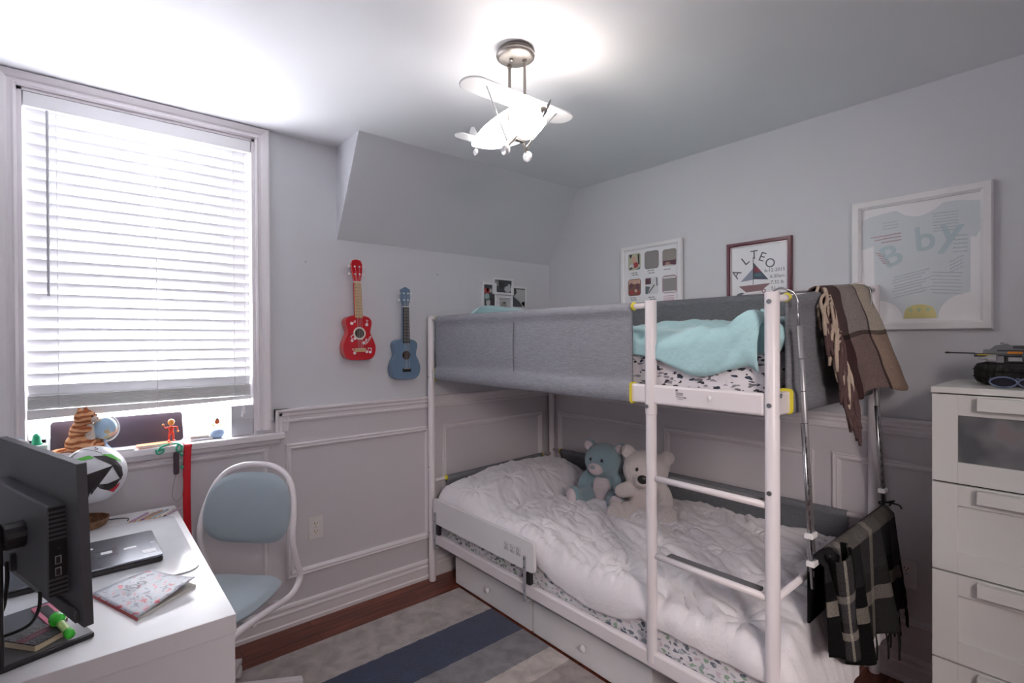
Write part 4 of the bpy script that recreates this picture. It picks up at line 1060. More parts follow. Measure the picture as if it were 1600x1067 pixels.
# local: Y runs along the screen away from the camera, X = toward the screen side
MZ0, MZ1, ML = .882, 1.226, .555
TLT = Matrix.Translation((0, 0, MZ0)) @ Matrix.Rotation(D(-1.6), 4, 'Y') @ Matrix.Translation((0, 0, -MZ0))
MB().box(-.012, .006, 0, ML, MZ0, MZ1, m=TLT, b=.0015).build('screen_housing', M_dgrey, mo)
MB().box(.0062, .008, .008, ML-.008, MZ0+.02, MZ1-.008, m=TLT).build('screen', mat('dark_screen', (18, 18, 22), .15), mo)
m = MB(); m.prism([(.075, MZ0+.055), (ML-.075, MZ0+.055), (ML-.075, MZ1-.095), (.075, MZ1-.095)], lambda a, b, d: Vector((d, a, b)), -.048, -.010)
hb = m.build('rear_housing', M_dgrey, mo, bevel=.004)
MB().box(-.0465, -.016, .0738, .0749, MZ0+.058, MZ1-.098).build('side_inlay', mat('vent_black', (14, 14, 16), .6), hb)
for i in list(range(7)) + [100+j for j in range(4)]:
    z_ = MZ1-.108-i*.0095 if i < 50 else MZ0+.064+(i-100)*.0095
    MB().box(-.047, -.016, .0728, .0745, z_-.0022, z_+.0022).build('vent_fin', M_dgrey, hb)
for zz in (1.015, .99):
    m = MB(); m.box(-.037, -.026, .0722, .0749, zz-.009, zz+.009, b=.0008); up_ = m.build('usb_port', M_steel, hb); MB().box(-.0355, -.0285, .0715, .0735, zz-.007, zz+.007).build('usb_slot', M_black, hb)
m = MB(); m.lathe([(0, .001), (.003, .001), (.004, 0), (0, 0)], (-.03, .0745, 1.04), Matrix.Rotation(PI/2, 3, 'X'), 12); m.build('audio_jack', M_black, hb)
MB().box(-.020, -.0122, .02, ML-.02, MZ0+.006, MZ0+.032, b=.002).build('lower_rib', M_dgrey, mo)
m = MB(); m.tube([(-.045, .235, 1.045), (-.085, .235, 1.045)], .03, 16); m.build('hinge', M_black, mo, smooth=False, bevel=.004)
MB().box(-.114, -.084, .2186, .272, .7505, 1.08, b=.006).build('stand_column', M_black, mo)
# base plate
m = MB(); m.prism(rrect(-.219, .077, .2184, .513, .008, 3), FZ, .7502, .762); 
bp = m.build('base_plate', M_black, mo, bevel=.003)
MB().prism(rrect(-.214, .072, .2254, .508, .006, 3), FZ, .762, .763).build('base_top', mat('smoked_grey', (96, 97, 102), .2), mo)
def cable(name, pts, r, lab, cat='cable', mt=M_cord, n=8):
    m = MB(); m.tube(smoothpath(pts, n), r, 8); o = m.build(name, mt, None, smooth=True); tag(o, lab, cat); return o
mo_m = Matrix.Translation((-2.70, -1.355, 0)) @ Matrix.Rotation(D(16.9), 4, 'Z')
W_ = lambda x, y, z: mo_m @ Vector((x, y, z))
cable('power_cable', [W_(-.05, .30, .965), W_(-.052, .30, .90), W_(-.06, .33, .83), W_(-.10, .42, .775), W_(-.16, .5, .757), W_(-.2, .6, .757)], .0042, 'thick black power cable hanging behind the monitor nearer its stand')
cable('video_cable', [W_(-.036, .126, .935), W_(-.038, .13, .895), W_(-.05, .16, .855), W_(-.09, .24, .82), W_(-.15, .33, .80), W_(-.22, .40, .79)], .0035, 'black video cable curving from under the ports of the monitor toward its base')
MB().box(-.058, -.046, .292, .308, .945, .985, b=.002).build('plug', M_black, mo)
MB().box(-.043, -.028, .118, .134, .932, .958, b=.002).build('plug', M_black, mo)

# things lying on the monitor base
def slab(name, c, sx, sy, rz, z0, z1, mt, parent=None, b=.002, r=.006, **k):
    m = MB(); m.prism(rrect(-sx/2, sx/2, -sy/2, sy/2, r, 3), FZ, z0, z1); Mx = Matrix.Translation((c[0], c[1], 0)) @ Matrix.Rotation(rz, 4, 'Z'); m.v = [tuple(Mx @ Vector(v)) for v in m.v]
    return m.build(name, mt, parent, bevel=b, **k)
NC = (-2.786, -1.092); NR = D(38)
nb = thing('notebook', 'black and burgundy notebook lying on the monitor base', 'notebook', (-2.768, -1.125, .7635))
slab('pages', NC, .070, .092, NR, .7637, .778, mat('cream_pages', (222, 206, 176), .8), nb, b=.001, r=.002)
NBK = mat('black_leatherette', (40, 34, 40), .4, bump=(160, .6))
slab('cover', NC, .074, .098, NR, .7778, .7805, NBK, nb)
for dx, wd in ((-.012, .010), (.004, .006)):
    m = MB(); m.prism([(-.037, dx), (.037, dx), (.037, dx+wd), (-.037, dx+wd)], FZ, .7805, .7812); Mx = Matrix.Translation((NC[0], NC[1], 0)) @ Matrix.Rotation(NR, 4, 'Z'); m.v = [tuple(Mx @ Vector(v)) for v in m.v]; m.build('burgundy_stripe', mat('burgundy_cloth', (110, 36, 56), .6), nb)
fl = thing('toy_flashlight', 'translucent bright green toy flashlight leaning on the black notebook', 'flashlight', (-2.72, -1.10, .769))
GR = mat('bright_green_plastic', (70, 214, 60), .25, trans=.2); GY = mat('lime_plastic', (196, 236, 130), .25, trans=.2)
a, b = Vector((-2.752, -1.062, .795)), Vector((-2.724, -1.14, .776))
d_ = (b-a).normalized(); Q = d_.to_track_quat('Z', 'Y').to_matrix()
m = MB(); m.lathe([(0, -.004), (.014, -.003), (.016, .002), (.0155, .010), (.0165, .013), (.0155, .017), (.010, .024), (.009, .03), (0, .03)], a, Q, 20); m.build('head', GR, fl, smooth=True)
m = MB(); m.lathe([(0, .03), (.0085, .03), (.0085, .07), (0, .07)], a, Q, 18); m.build('grip', GY, fl)
m = MB(); m.lathe([(0, .07), (.0098, .07), (.0105, .078), (.009, .088), (0, .091)], a, Q, 18); m.build('end_cap', GR, fl, smooth=True)
pk = thing('pink_card_reader', 'flat pink-edged gadget with a black slot lying on the monitor base', 'gadget', (-2.78, -.96, .763))
slab('shell', (-2.768, -.955), .04, .14, D(17), .7632, .768, mat('pink_plastic', (206, 108, 134), .4), pk, b=.001)
slab('slot', (-2.768, -.955), .022, .115, D(17), .768, .7695, M_black, pk, b=.0005, r=.002)

# pencils and papers at the far corner of the desk
random.seed(11)
cols = [(190, 150, 190), (214, 206, 180), (130, 86, 150), (200, 160, 120), (170, 190, 200), (220, 214, 216), (230, 226, 210), (184, 160, 176)]
for i, c_ in enumerate(cols):
    a = Vector((-2.555+.0165*i, -.215-.004*(i % 3), .7555)); b = a + Vector((.065+.004*(i % 3), .085-.006*(i % 2), 0))
    nm = ['lilac', 'cream', 'purple', 'tan', 'pale blue', 'white', 'ivory', 'mauve'][i]
    t = thing('pencil', '%s pencil, %s in the row at the far desk corner' % (nm, ['leftmost', 'second from the left', 'third from the left', 'fourth from the left', 'fourth from the right', 'third from the right', 'second from the right', 'rightmost'][i]), 'pencil', tuple(a), group='pencils at the far corner of the desk')
    m = MB(); m.tube([a, b], .0038, 6); m.build('shaft', mat('pencil_%s' % nm.replace(' ', '_'), c_, .5), t)
    m = MB(); m.tube([a, a-(b-a).normalized()*.012], [.0038, .0006], 6); m.build('tip', M_black if i == 7 else MAPLE, t)
m = MB(); m.prism([(-2.47, -.29), (-2.40, -.20), (-2.42, -.13), (-2.455, -.15)], FZ, .7503, .7508)
tag(m.build('paper_sheet', mat('sheet_paper', (222, 222, 226), .8)), 'torn white paper sheet beside the pencils', 'paper')
cable('charging_cable', [(-2.80, -.16, .754), (-2.70, -.11, .754), (-2.60, -.125, .754), (-2.56, -.15, .754), (-2.562, -.20, .758)], .0022, 'thin dark cable curving behind the laptop', mt=mat('cable_grey', (96, 96, 102), .5))

# ball, basket and cushion
bk = thing('wicker_basket', 'low brown wicker basket at the back edge of the desk, mostly hidden by the monitor', 'basket', (-2.78, -.16, .75))
m = MB(); n_ = 28; rings = []
for j, (r, z) in enumerate(((.07, .7503), (.085, .757), (.092, .772), (.094, .785), (.09, .785), (.086, .770), (.07, .758), (0.001, .756))):
    rings.append([(-2.735+r*1.25*math.cos(2*PI*k/n_)*(1+.012*(k % 2)), -.165+r*math.sin(2*PI*k/n_)*(1+.012*(k % 2)), z) for k in range(n_)])
m.sweep(rings); m.build('body', mat('wicker', (150, 112, 84), .8, bump=(120, 1.0), var=(40, .25)), bk)
tag(MB().box(-2.80, -2.688, -.20, -.115, .757, .8375, b=.004).build('carton', mat('brown_carton', (150, 116, 88), .8)), 'small brown carton in the basket, hidden behind the monitor', 'box')
bc = Vector((-2.668, -.155, .9535)); br_ = .110
ball = thing('soccer_ball', 'white soccer ball with black, green, orange and red panels in front of the window sill', 'ball', (bc.x, bc.y, bc.z-br_))
m = MB(); m.ell(bc, br_, n=48, k=32); m.build('shell', mat('ball_white', (222, 222, 226), .35, bump=(300, .1)), ball, smooth=True)
camv = (Vector((-2.6976, -2.7559, 1.4805))-bc).normalized(); ex = camv.cross(Vector((0, 0, 1))).normalized()*-1; ez = ex.cross(camv)*-1
if ez.z < 0: ez = -ez
def ballpatch(name, pts, mt, h=.0012, parent=ball):
    """2D outline in the disc facing the room (unit = ball radius) laid on the sphere as a small relief"""
    n = len(pts); cx = sum(p[0] for p in pts)/n; cy = sum(p[1] for p in pts)/n; vs = []; K = 6
    def S(a, b):
        d2 = min(.995, a*a+b*b); p = ex*a + ez*b + camv*math.sqrt(1-d2); return bc + p*(br_+h)
    dense = []
    for i in range(n):
        for q in range(5):
            t_ = q/5; dense.append((pts[i][0]*(1-t_)+pts[(i+1) % n][0]*t_, pts[i][1]*(1-t_)+pts[(i+1) % n][1]*t_))
    m = MB(); N2 = len(dense); vs = [S(cx, cy)]; fs = []
    for j in range(1, K+1):
        for a, b in dense: vs.append(S(cx+(a-cx)*j/K, cy+(b-cy)*j/K))
    for k in range(N2): fs.append((0, 1+k, 1+(k+1) % N2))
    for j in range(K-1):
        for k in range(N2): fs.append((1+j*N2+k, 1+(j+1)*N2+k, 1+(j+1)*N2+(k+1) % N2, 1+j*N2+(k+1) % N2))
    m.add(vs, fs); return m.build(name, mt, parent, smooth=True)
BKP = mat('ball_black', (44, 38, 42), .4, bump=(200, .3))
ballpatch('black_panel', [(.56, .22), (-.18, -.88), (-.24, -.45), (-.16, .02)], BKP)
ballpatch('black_band', [(.0, .62), (.35, .60), (.62, .42), (.80, .12), (.83, -.15), (.76, -.32), (.72, -.05), (.58, .22), (.38, .42), (.1, .53)], BKP)
ballpatch('black_panel', [(.05, -.35), (.4, -.38), (.78, -.24), (.62, -.5), (.46, -.64), (.2, -.52)], BKP)
ballpatch('red_panel', [(.42, -.63), (.62, -.49), (.74, -.38), (.70, -.52), (.56, -.70)], mat('ball_red', (200, 24, 44), .4), .0016)
ballpatch('green_panel', [(-.9, .42), (-.45, .58), (-.1, .66), (.05, .55), (-.3, .50), (-.6, .42)], mat('ball_green', (96, 196, 74), .4), .0016)
ballpatch('green_panel', [(.2, .66), (.5, .62), (.76, .40), (.80, .30), (.6, .42), (.4, .55)], mat('ball_green', (96, 196, 74), .4), .0018)
ballpatch('orange_panel', [(-.62, .0), (-.17, .02), (-.24, -.45), (-.19, -.88), (-.5, -.7)], mat('ball_orange', (244, 150, 30), .4), .0014)
ballpatch('grey_panel', [(-.75, .5), (-.5, .78), (-.28, .90), (-.5, .72), (-.6, .52)], BKP, .0014)
m = MB(); 
m.tube([bc + (ex*a + ez*b_2 + camv*math.sqrt(max(0, 1-a*a-b_2*b_2)))*(br_+.0003) for a, b_2 in [(-.35+.1*i, .9-.02*i*i*.3) for i in range(7)]], .0008, 4)
m.text('5', .03, bc + (ex*.1+ez*.82+camv*.55).normalized()*(br_+.0015), ex, (ez*.6-camv*.8), h=0)
m.build('panel_seam', BKP, ball)
# pale cushion behind the monitor
m = MB()
def cush(a, b, sg):
    u_, v_ = a*2-1, b*2-1; e = (1-abs(u_)**6)*(1-abs(v_)**6); return Vector((u_*.11, sg*(.03*e**.5), v_*.155))
m.grid(lambda a, b: cush(a, b, 1), 20, 16); m.grid(lambda a, b: cush(1-a, b, -1), 20, 16)
Mc = Matrix.Translation((-2.866, -.35, .966)) @ Matrix.Rotation(D(-33), 4, 'Y')
m.v = [tuple(Mc @ Vector(v)) for v in m.v]
cu = thing('cushion', 'pale blue-grey cushion with white piping standing behind the monitor', 'cushion', (-2.866, -.35, .755))
m.build('cover', mat('pale_blue_grey_fabric', (196, 208, 216), .9, bump=(300, .3)), cu, smooth=True)
rr = rrect(-.108, .108, -.153, .153, .03, 5); m = MB(); m.tube([Mc @ Vector((a, 0, b)) for a, b in rr], .006, 8, closed=True); m.build('piping', M_white, cu, smooth=True)

# ------------------------------------------------------------------ window sill things
ZS = 1.0125
m = MB(); m.prism(rrect(-2.80, -2.336, ZS, 1.146, .014, 4), FY, -.006, .004)
Mx = Matrix.Translation((0, .075, ZS)) @ Matrix.Rotation(D(-14), 4, 'X') @ Matrix.Translation((0, 0, -ZS)); m.v = [tuple(Mx @ Vector(v)) for v in m.v]
tag(m.build('leaning_panel', mat('plum_black_plastic', (62, 52, 62), .35), None, bevel=.002), 'long dark rounded panel leaning against the window behind the globe', 'panel')
# cat plush
OR_, N_, L_, b_, tc_ = custom('orange_tabby_plush', 1.0)
v_ = mapping(N_, L_, tc_.outputs['Object'], (1, 1, 1), (0, D(12), 0))
wv = N_.new('ShaderNodeTexWave'); wv.bands_direction = 'Z'; wv.inputs['Scale'].default_value = 16; wv.inputs['Distortion'].default_value = 5.0; wv.inputs['Detail'].default_value = 2; L_.new(v_, wv.inputs['Vector'])
r_ = ramp(N_, [(.2, (178, 100, 60)), (.7, (238, 180, 134))], False); L_.new(wv.outputs['Fac'], r_.inputs['Fac']); L_.new(r_.outputs['Color'], b_.inputs['Base Color'])
n_ = N_.new('ShaderNodeTexNoise'); n_.inputs['Scale'].default_value = 260; L_.new(tc_.outputs['Object'], n_.inputs['Vector']); add_bump(N_, L_, b_, n_.outputs['Fac'], .9)
CRM = mat('cream_fur', (236, 222, 208), 1.0, bump=(240, .8), sheen=.5)
ct = thing('toy_cat', 'orange striped plush cat sitting on the window sill turned to the globe', 'plush cat', (-2.70, .0, ZS), D(62), local=True)
m = MB(); m.ell((0, .005, .045), (.05, .052, .046)); m.ell((0, .005, .085), (.038, .038, .055)); m.ell((0, -.012, .15), (.038, .038, .034))
for sx in (-1, 1): m.ell((sx*.022, -.004, .182), (.012, .008, .016), Matrix.Rotation(sx*D(18), 4, 'Y')); m.ell((sx*.036, -.03, .03), (.022, .036, .026)); m.ell((sx*.036, -.028, .105), (.014, .032, .015), Matrix.Rotation(D(-12), 4, 'X'))
m.tube(smoothpath([(.03, .05, .018), (-.0, .085, .016), (-.05, .08, .016), (-.075, .04, .016)], 5), .011, 10)
m.build('body', OR_, ct, remesh=.005, smooth=True)
m = MB(); m.ell((0, -.030, .085), (.028, .016, .045)); m.build('belly', CRM, ct, smooth=True)
m = MB(); m.ell((0, -.046, .142), (.02, .013, .014)); m.build('muzzle', CRM, ct, smooth=True)
for sx in (-1, 1): m = MB(); m.ell((sx*.014, -.046, .158), (.004, .003, .005)); m.build('eye', M_black, ct, smooth=True)
m = MB(); m.ell((0, -.058, .147), (.005, .003, .004)); m.build('nose', mat('pink_nose', (206, 130, 130), .5), ct, smooth=True)
# globe
GLB, N_, L_, b_, tc_ = custom('globe_map', .3)
n_ = N_.new('ShaderNodeTexNoise'); n_.inputs['Scale'].default_value = 22; n_.inputs['Detail'].default_value = 4; L_.new(tc_.outputs['Object'], n_.inputs['Vector'])
r_ = ramp(N_, [(0, (172, 204, 228)), (.54, (206, 190, 130)), (.58, (214, 164, 146)), (.63, (156, 186, 136))]); L_.new(n_.outputs['Fac'], r_.inputs['Fac']); L_.new(r_.outputs['Color'], b_.inputs['Base Color'])
gt = thing('globe', 'small desk globe with a white arc on a pale blue foot on the window sill', 'globe', (-2.625, .01, ZS))
gc = Vector((-2.627, .01, 1.110)); m = MB(); m.ell(gc, .046, n=28, k=18); m.build('sphere', GLB, gt, smooth=True)
e1 = Vector((.86, -.5, 0)).normalized(); m = MB(); 
arcp = [gc + (e1*math.cos(a)+Vector((0, 0, 1))*math.sin(a))*.0545 for a in [D(-112)+D(172)*i/20 for i in range(21)]]; m.tube(arcp, .0045, 8); m.build('meridian_arc', M_plasticw, gt, smooth=True)
m = MB(); m.lathe([(0, 0), (.033, 0), (.033, .005), (.02, .012), (.008, .028), (.006, .05), (0, .05)], (-2.625, .01, ZS), n=24); m.build('foot', mat('pale_blue_plastic', (164, 188, 214), .35), gt, smooth=False)
m = MB(); m.lathe([(0, 0), (.019, 0), (.019, .004), (.015, .008), (.012, .032), (.007, .042), (0, .044)], (-2.838, .02, ZS), n=20)
g_ = m.build('green_cone', mat('green_toy_plastic', (40, 168, 124), .35), None, smooth=True); tag(g_, 'small green plastic cone toy at the left end of the window sill', 'toy'); g_.location.z += .055
tag(MB().box(-2.872, -2.805, -.01, .05, ZS, ZS+.0545, b=.003).build('small_box', mat('mint_card', (206, 226, 218), .7)), 'pale mint box on the window sill under the green cone toy', 'box')
# books
def book(name, label, c, sx, sy, rz, z0, h, cover, pages=None):
    t = thing(name, label, 'book', (c[0], c[1], z0))
    slab('pages', c, sx*.96, sy*.94, rz, z0+.0015, z0+h-.0015, pages or PAPER, t, b=0, r=.001)
    slab('cover', c, sx, sy, rz, z0+h-.0022, z0+h, cover, t, b=0, r=.001); slab('back_cover', c, sx, sy, rz, z0, z0+.0018, cover, t, b=0, r=.001)
book('book', 'thin orange book at the front of the window sill by the red figure', (-2.455, -.01), .125, .062, D(5), ZS+.0005, .011, mat('orange_cover', (232, 156, 110), .5))
book('book', 'white pamphlet under the globe end of the orange book', (-2.56, -.025), .07, .045, D(-8), ZS+.0005, .006, mat('pamphlet', (226, 226, 232), .6))
book('book', 'grey book, lower of the two between the dark panel and the ladybird pot', (-2.272, .03), .09, .07, D(4), ZS+.0005, .012, mat('grey_cover', (150, 150, 154), .5))
book('book', 'cream book, upper of the two between the dark panel and the ladybird pot', (-2.277, .032), .078, .058, D(-4), ZS+.013, .009, mat('cream_cover', (222, 206, 180), .5))
# red jointed figure
fg = thing('toy_figure', 'small orange and red jointed toy figure standing with arms out on the orange book', 'toy figure', (-2.405, .0, ZS+.012))
FR = mat('orange_red_plastic', (232, 70, 40), .35); FO = mat('orange_plastic', (248, 168, 84), .35)
fx, fy, fz = -2.392, -.008, ZS+.012
m = MB()
m.ell((fx, fy, fz+.056), (.011, .008, .016)); m.ell((fx, fy, fz+.042), (.009, .007, .008))
for sx in (-1, 1):
    m.tube([(fx+sx*.006, fy, fz+.042), (fx+sx*.008, fy-.001, fz+.022), (fx+sx*.009, fy, fz+.004)], [.005, .0045, .004], 10)
    m.ell((fx+sx*.010, fy-.004, fz+.004), (.006, .009, .0042))
m.tube([(fx-.010, fy, fz+.066), (fx-.022, fy-.003, fz+.062), (fx-.030, fy-.006, fz+.076)], [.004, .0036, .003], 8)
m.tube([(fx+.010, fy, fz+.066), (fx+.022, fy-.002, fz+.064), (fx+.025, fy-.005, fz+.048)], [.004, .0036, .003], 8)
m.build('body', FR, fg, smooth=True, remesh=.0016)
for p in ((fx-.031, fy-.006, fz+.079), (fx+.025, fy-.005, fz+.045)): m = MB(); m.ell(p, .0048); m.build('hand', FO, fg, smooth=True)
m = MB(); m.ell((fx, fy, fz+.087), (.0135, .012, .0145)); m.build('head', FO, fg, smooth=True)
# ladybird pot
lb = thing('ladybird_pot', 'round pale blue pot with a ladybird and green leaves on the window sill', 'solar toy', (-2.205, .02, ZS))
m = MB(); m.lathe([(0, 0), (.017, 0), (.027, .010), (.031, .022), (.028, .036), (.018, .044), (.014, .044), (.014, .038), (0, .038)], (-2.205, .02, ZS), n=26); m.build('pot', mat('powder_blue', (150, 176, 208), .35), lb, smooth=True)
m = MB(); m.tube([(-2.205, .02, ZS+.038), (-2.205, .02, ZS+.068)], .0016, 6); m.build('stem', mat('leaf_green', (186, 214, 120), .4), lb)
for sx in (-1, 1):
    m = MB(); m.prism([(-2.205, ZS+.05), (-2.205+sx*.014, ZS+.056), (-2.205+sx*.030, ZS+.070), (-2.205+sx*.016, ZS+.066)], FY, .017, .021); m.build('leaf', mat('leaf_yellow_green', (208, 222, 130), .4), lb, bevel=.001)
m = MB(); m.ell((-2.205, .018, ZS+.079), (.0115, .008, .013)); by = m.build('beetle', mat('beetle_orange', (226, 104, 40), .3), lb, smooth=True)
m = MB(); m.ell((-2.205, .016, ZS+.091), (.007, .006, .005)); m.build('beetle_head', M_black, by, smooth=True)
for dx, dzz in ((-.005, .083), (.005, .083), (-.005, .074), (.005, .074)): m = MB(); m.ell((-2.205+dx, .0115, ZS+dzz), (.002, .0016, .0024)); m.build('beetle_spot', M_black, by, smooth=True)
# white box
wb = thing('white_box', 'pale grey square box at the right end of the window sill', 'box', (-2.095, .03, ZS))
MB().box(-2.148, -2.052, -.002, .06, ZS, 1.160, b=.003).build('body', mat('pale_grey_card', (196, 196, 202), .5), wb)
MB().box(-2.149, -2.051, -.0032, .0612, 1.095, 1.1605, b=.002).build('lid', mat('pale_grey_lid', (202, 202, 208), .5), wb)
# lanyard with remote
GRN = mat('sea_green_cord', (54, 176, 140), .5)
ly = thing('lanyard', 'green lanyard with a dark remote draped over the sill edge by the red ribbon', 'lanyard', (-2.40, -.05, 1.0))
m = MB(); m.tube(smoothpath([(-2.43, -.062, 1.005), (-2.445, -.064, .998), (-2.438, -.062, 1.012), (-2.42, -.05, 1.018), (-2.40, -.03, 1.017), (-2.375, -.035, 1.017), (-2.362, -.06, 1.012), (-2.360, -.066, .992), (-2.372, -.064, .985), (-2.38, -.063, 1.0), (-2.370, -.05, 1.018)], 5), .004, 8); m.build('cord', GRN, ly, smooth=True)
m = MB(); m.tube(smoothpath([(-2.455, -.061, 1.004), (-2.448, -.064, .985), (-2.43, -.066, .99), (-2.425, -.062, 1.006)], 5), .0035, 8); m.build('cord_loop', GRN, ly, smooth=True)
m = MB()
for zz in (.972, .915): m.ell((-2.360, -.068, zz), (.007, .006, .007))
m.tube([(-2.36, -.066, .99), (-2.36, -.067, .90)], .0012, 5); m.build('bead', GRN, ly, smooth=True)
m = MB(); m.prism(rrect(-2.392, -2.370, .885, .985, .009, 4), FY, -.072, -.060); m.build('remote', mat('dark_plum_plastic', (70, 54, 66), .4), ly, bevel=.003)
m = MB(); m.tube(smoothpath([(-2.382, -.066, .886), (-2.392, -.064, .84), (-2.396, -.062, .79), (-2.38, -.062, .765), (-2.36, -.064, .785), (-2.356, -.066, .85), (-2.36, -.066, .90)], 6), .0012, 6); m.build('loop', mat('grey_string', (150, 146, 152), .6), ly, smooth=True)
# red ribbon
m = MB(); P_ = smoothpath([(0, -.0, ZS+.001), (0, -.045, ZS+.001), (0, -.058, 1.006), (0, -.0595, .98), (0, -.060, .86), (0, -.062, .74), (0, -.058, .62), (0, -.058, .50)], 5)
rg_ = []
m.grid(lambda a, b: (lambda p: Vector((-2.353+.030*a+.004*math.sin(b*7)*(b > .2), p.y-.003*math.sin(a*PI)*(b > .25), p.z)))(P_[min(len(P_)-1, int(b*(len(P_)-1)+.5))]), 5, len(P_)-1)
tag(m.build('ribbon', mat('red_ribbon', (206, 14, 34), .45), None, smooth=True, solid=.0008), 'long red ribbon hanging from the window sill down behind the desk', 'ribbon')

# ------------------------------------------------------------------ desk chair (local frame: X across the seat, -Y forward)
fwd = Vector((-.705, -.71)).normalized(); rz = math.atan2(fwd.y, fwd.x) + PI/2
W2 = .2025
origin = Vector((-2.021, -.551)) + Vector((-.71, .705)).normalized()*W2
ch = thing('desk_chair', 'blue-grey upholstered desk chair with a white tube frame at the desk', 'chair', (origin.x, origin.y, 0), rz, local=True)
side = [(.012, .900), (.002, .862), (-.016, .760), (-.028, .655), (.0, .56), (.030, .492), (.018, .458), (-.03, .438), (-.092, .440), (-.217, .462), (-.36, .482), (-.43, .486)]
pts = []
S_ = [(W2, y, z) for y, z in side]
top_ = [(W2, .0, .85), (W2-.004, .004, .885), (W2-.022, .008, .918), (W2-.06, .010, .938), (W2-.12, .012, .948), (0, .012, .950)]
full = [(W2, y, z) for y, z in reversed(side[3:])] + [(.199, -.012, .74), (.187, .012, .81), (.165, .033, .87), (.128, .047, .912), (.07, .055, .938), (0, .058, .944)]
full = full + [(-x, y, z) for x, y, z in reversed(full[:-1])]
m = MB(); m.tube(smoothpath(full, 6), .0125, 12); m.build('frame', M_wmetal, ch, smooth=True)
CHF = mat('blue_grey_upholstery', (160, 173, 182), .7, bump=(420, .25), var=(4, .02), sheen=.4)
def pad(fn, n1=28, n2=24):
    m = MB(); m.grid(lambda a, b: fn(a, b, 1), n1, n2); m.grid(lambda a, b: fn(1-a, b, -1), n1, n2); return m
def backf(a, b, sg):
    u_, v_ = a*2-1, b*2-1
    # superellipse outline, wider above
    e = 3.2; r_ = max(abs(u_), abs(v_)); 
    if r_ > 1e-6:
        k_ = r_/((abs(u_)**e+abs(v_)**e)**(1/e)); k_ = min(k_, 1)
        uu, vv = u_*k_, v_*k_
    else: uu = vv = 0
    wv_ = .190*(1-.07*max(0, vv+.1)-.03*vv*vv)
    th = .022*max(0, 1-r_**4)**.5
    x = uu*wv_; z = .772 + vv*.142
    y = .022 - .040*(uu*uu) + sg*-th + .028*vv
    return (x, y, z)
pad(backf).build('backrest', CHF, ch, smooth=True)
def seatf(a, b, sg):
    u_, v_ = a*2-1, b*2-1; e = 3.6; r_ = max(abs(u_), abs(v_))
    k_ = min(1, r_/((abs(u_)**e+abs(v_)**e)**(1/e))) if r_ > 1e-6 else 1
    uu, vv = u_*k_, v_*k_; th = .032*max(0, 1-r_**5)**.5
    return (uu*.198*(1-.06*max(0, vv)), -.205+vv*.205, .488 + sg*th - .012*(1-uu*uu)*0 + .012*uu*uu - .006*vv)
pad(seatf).build('seat', CHF, ch, smooth=True)
m = MB(); m.box(-.2, .2, -.30, -.28, .444, .456, b=.003); m.box(-.2, .2, -.14, -.12, .444, .456, b=.003); m.box(-.09, .09, -.31, -.11, .436, .445, b=.003); m.build('seat_support', M_wmetal, ch)
m = MB(); m.lathe([(0, .14), (.026, .14), (.026, .30), (.016, .302), (.016, .437), (0, .437)], (0, -.205, 0), n=18); m.build('column', M_wmetal, ch)
for k in range(5):
    a = math.atan2(1, 0) + 2*PI*k/5 + D(20); dx, dy = math.cos(a), math.sin(a)
    m = MB(); vs = []
    for r_, w_, z0, z1 in ((.02, .024, .10, .15), (.30, .014, .066, .086)):
        for sx, z in ((-1, z0), (1, z0), (1, z1), (-1, z1)): vs.append((dx*r_-dy*w_*sx, -.205+dy*r_+dx*w_*sx, z))
    m.add(vs, [(0,1,2,3)[::-1], (4,5,6,7), (0,1,5,4), (1,2,6,5), (2,3,7,6), (3,0,4,7)]); lg = m.build('base_leg', M_wmetal, ch, bevel=.003)
    m = MB(); m.lathe([(0, -.012), (.024, -.012), (.026, -.008), (.026, .008), (.024, .012), (0, .012)], (dx*.285, -.205+dy*.285, .0355), Matrix.Rotation(a, 3, 'Z') @ Matrix.Rotation(PI/2, 3, 'X'), 18); m.tube([(dx*.285, -.205+dy*.285, .036), (dx*.285, -.205+dy*.285, .07)], .006, 8); m.build('castor', M_plasticw, lg)

# ------------------------------------------------------------------ aeroplane ceiling lamp
al = thing('ceiling_lamp', 'glass aeroplane ceiling lamp hanging on two nickel rods', 'ceiling lamp', (-1.46, -1.30, 2.19))
m = MB(); m.lathe([(0, 0), (.062, 0), (.064, -.006), (.062, -.012), (.068, -.014), (.071, -.020), (.069, -.027), (.058, -.033), (.02, -.036), (0, -.036)], (-1.478, -1.342, H), n=40); m.build('canopy', M_nickel, al, smooth=True)
for p, zb in (((-1.452, -1.362), 2.37), ((-1.472, -1.300), 2.385)):
    m = MB(); m.tube([(p[0], p[1], 2.498), (p[0], p[1], zb)], .0055, 10); m.lathe([(0, 0), (.009, 0), (.009, -.012), (0, -.012)], (p[0], p[1], 2.5), n=12); m.build('rod', M_nickel, al, smooth=False)
m = MB(); m.ell((-1.495, -1.338, 2.494), (.008, .008, .006)); m.build('finial', M_nickel, al, smooth=True)
WG = bpy.data.materials.new('frosted_wing_glass'); WG.use_nodes = True
N_ = WG.node_tree.nodes; L_ = WG.node_tree.links; b_ = N_['Principled BSDF']; b_.inputs['Base Color'].default_value = lin((246, 246, 248)); b_.inputs['Roughness'].default_value = .25
t_ = N_.new('ShaderNodeBsdfTransparent'); tl_ = N_.new('ShaderNodeBsdfTranslucent'); x1 = N_.new('ShaderNodeMixShader'); x1.inputs[0].default_value = .5; x2 = N_.new('ShaderNodeMixShader'); x2.inputs[0].default_value = .3
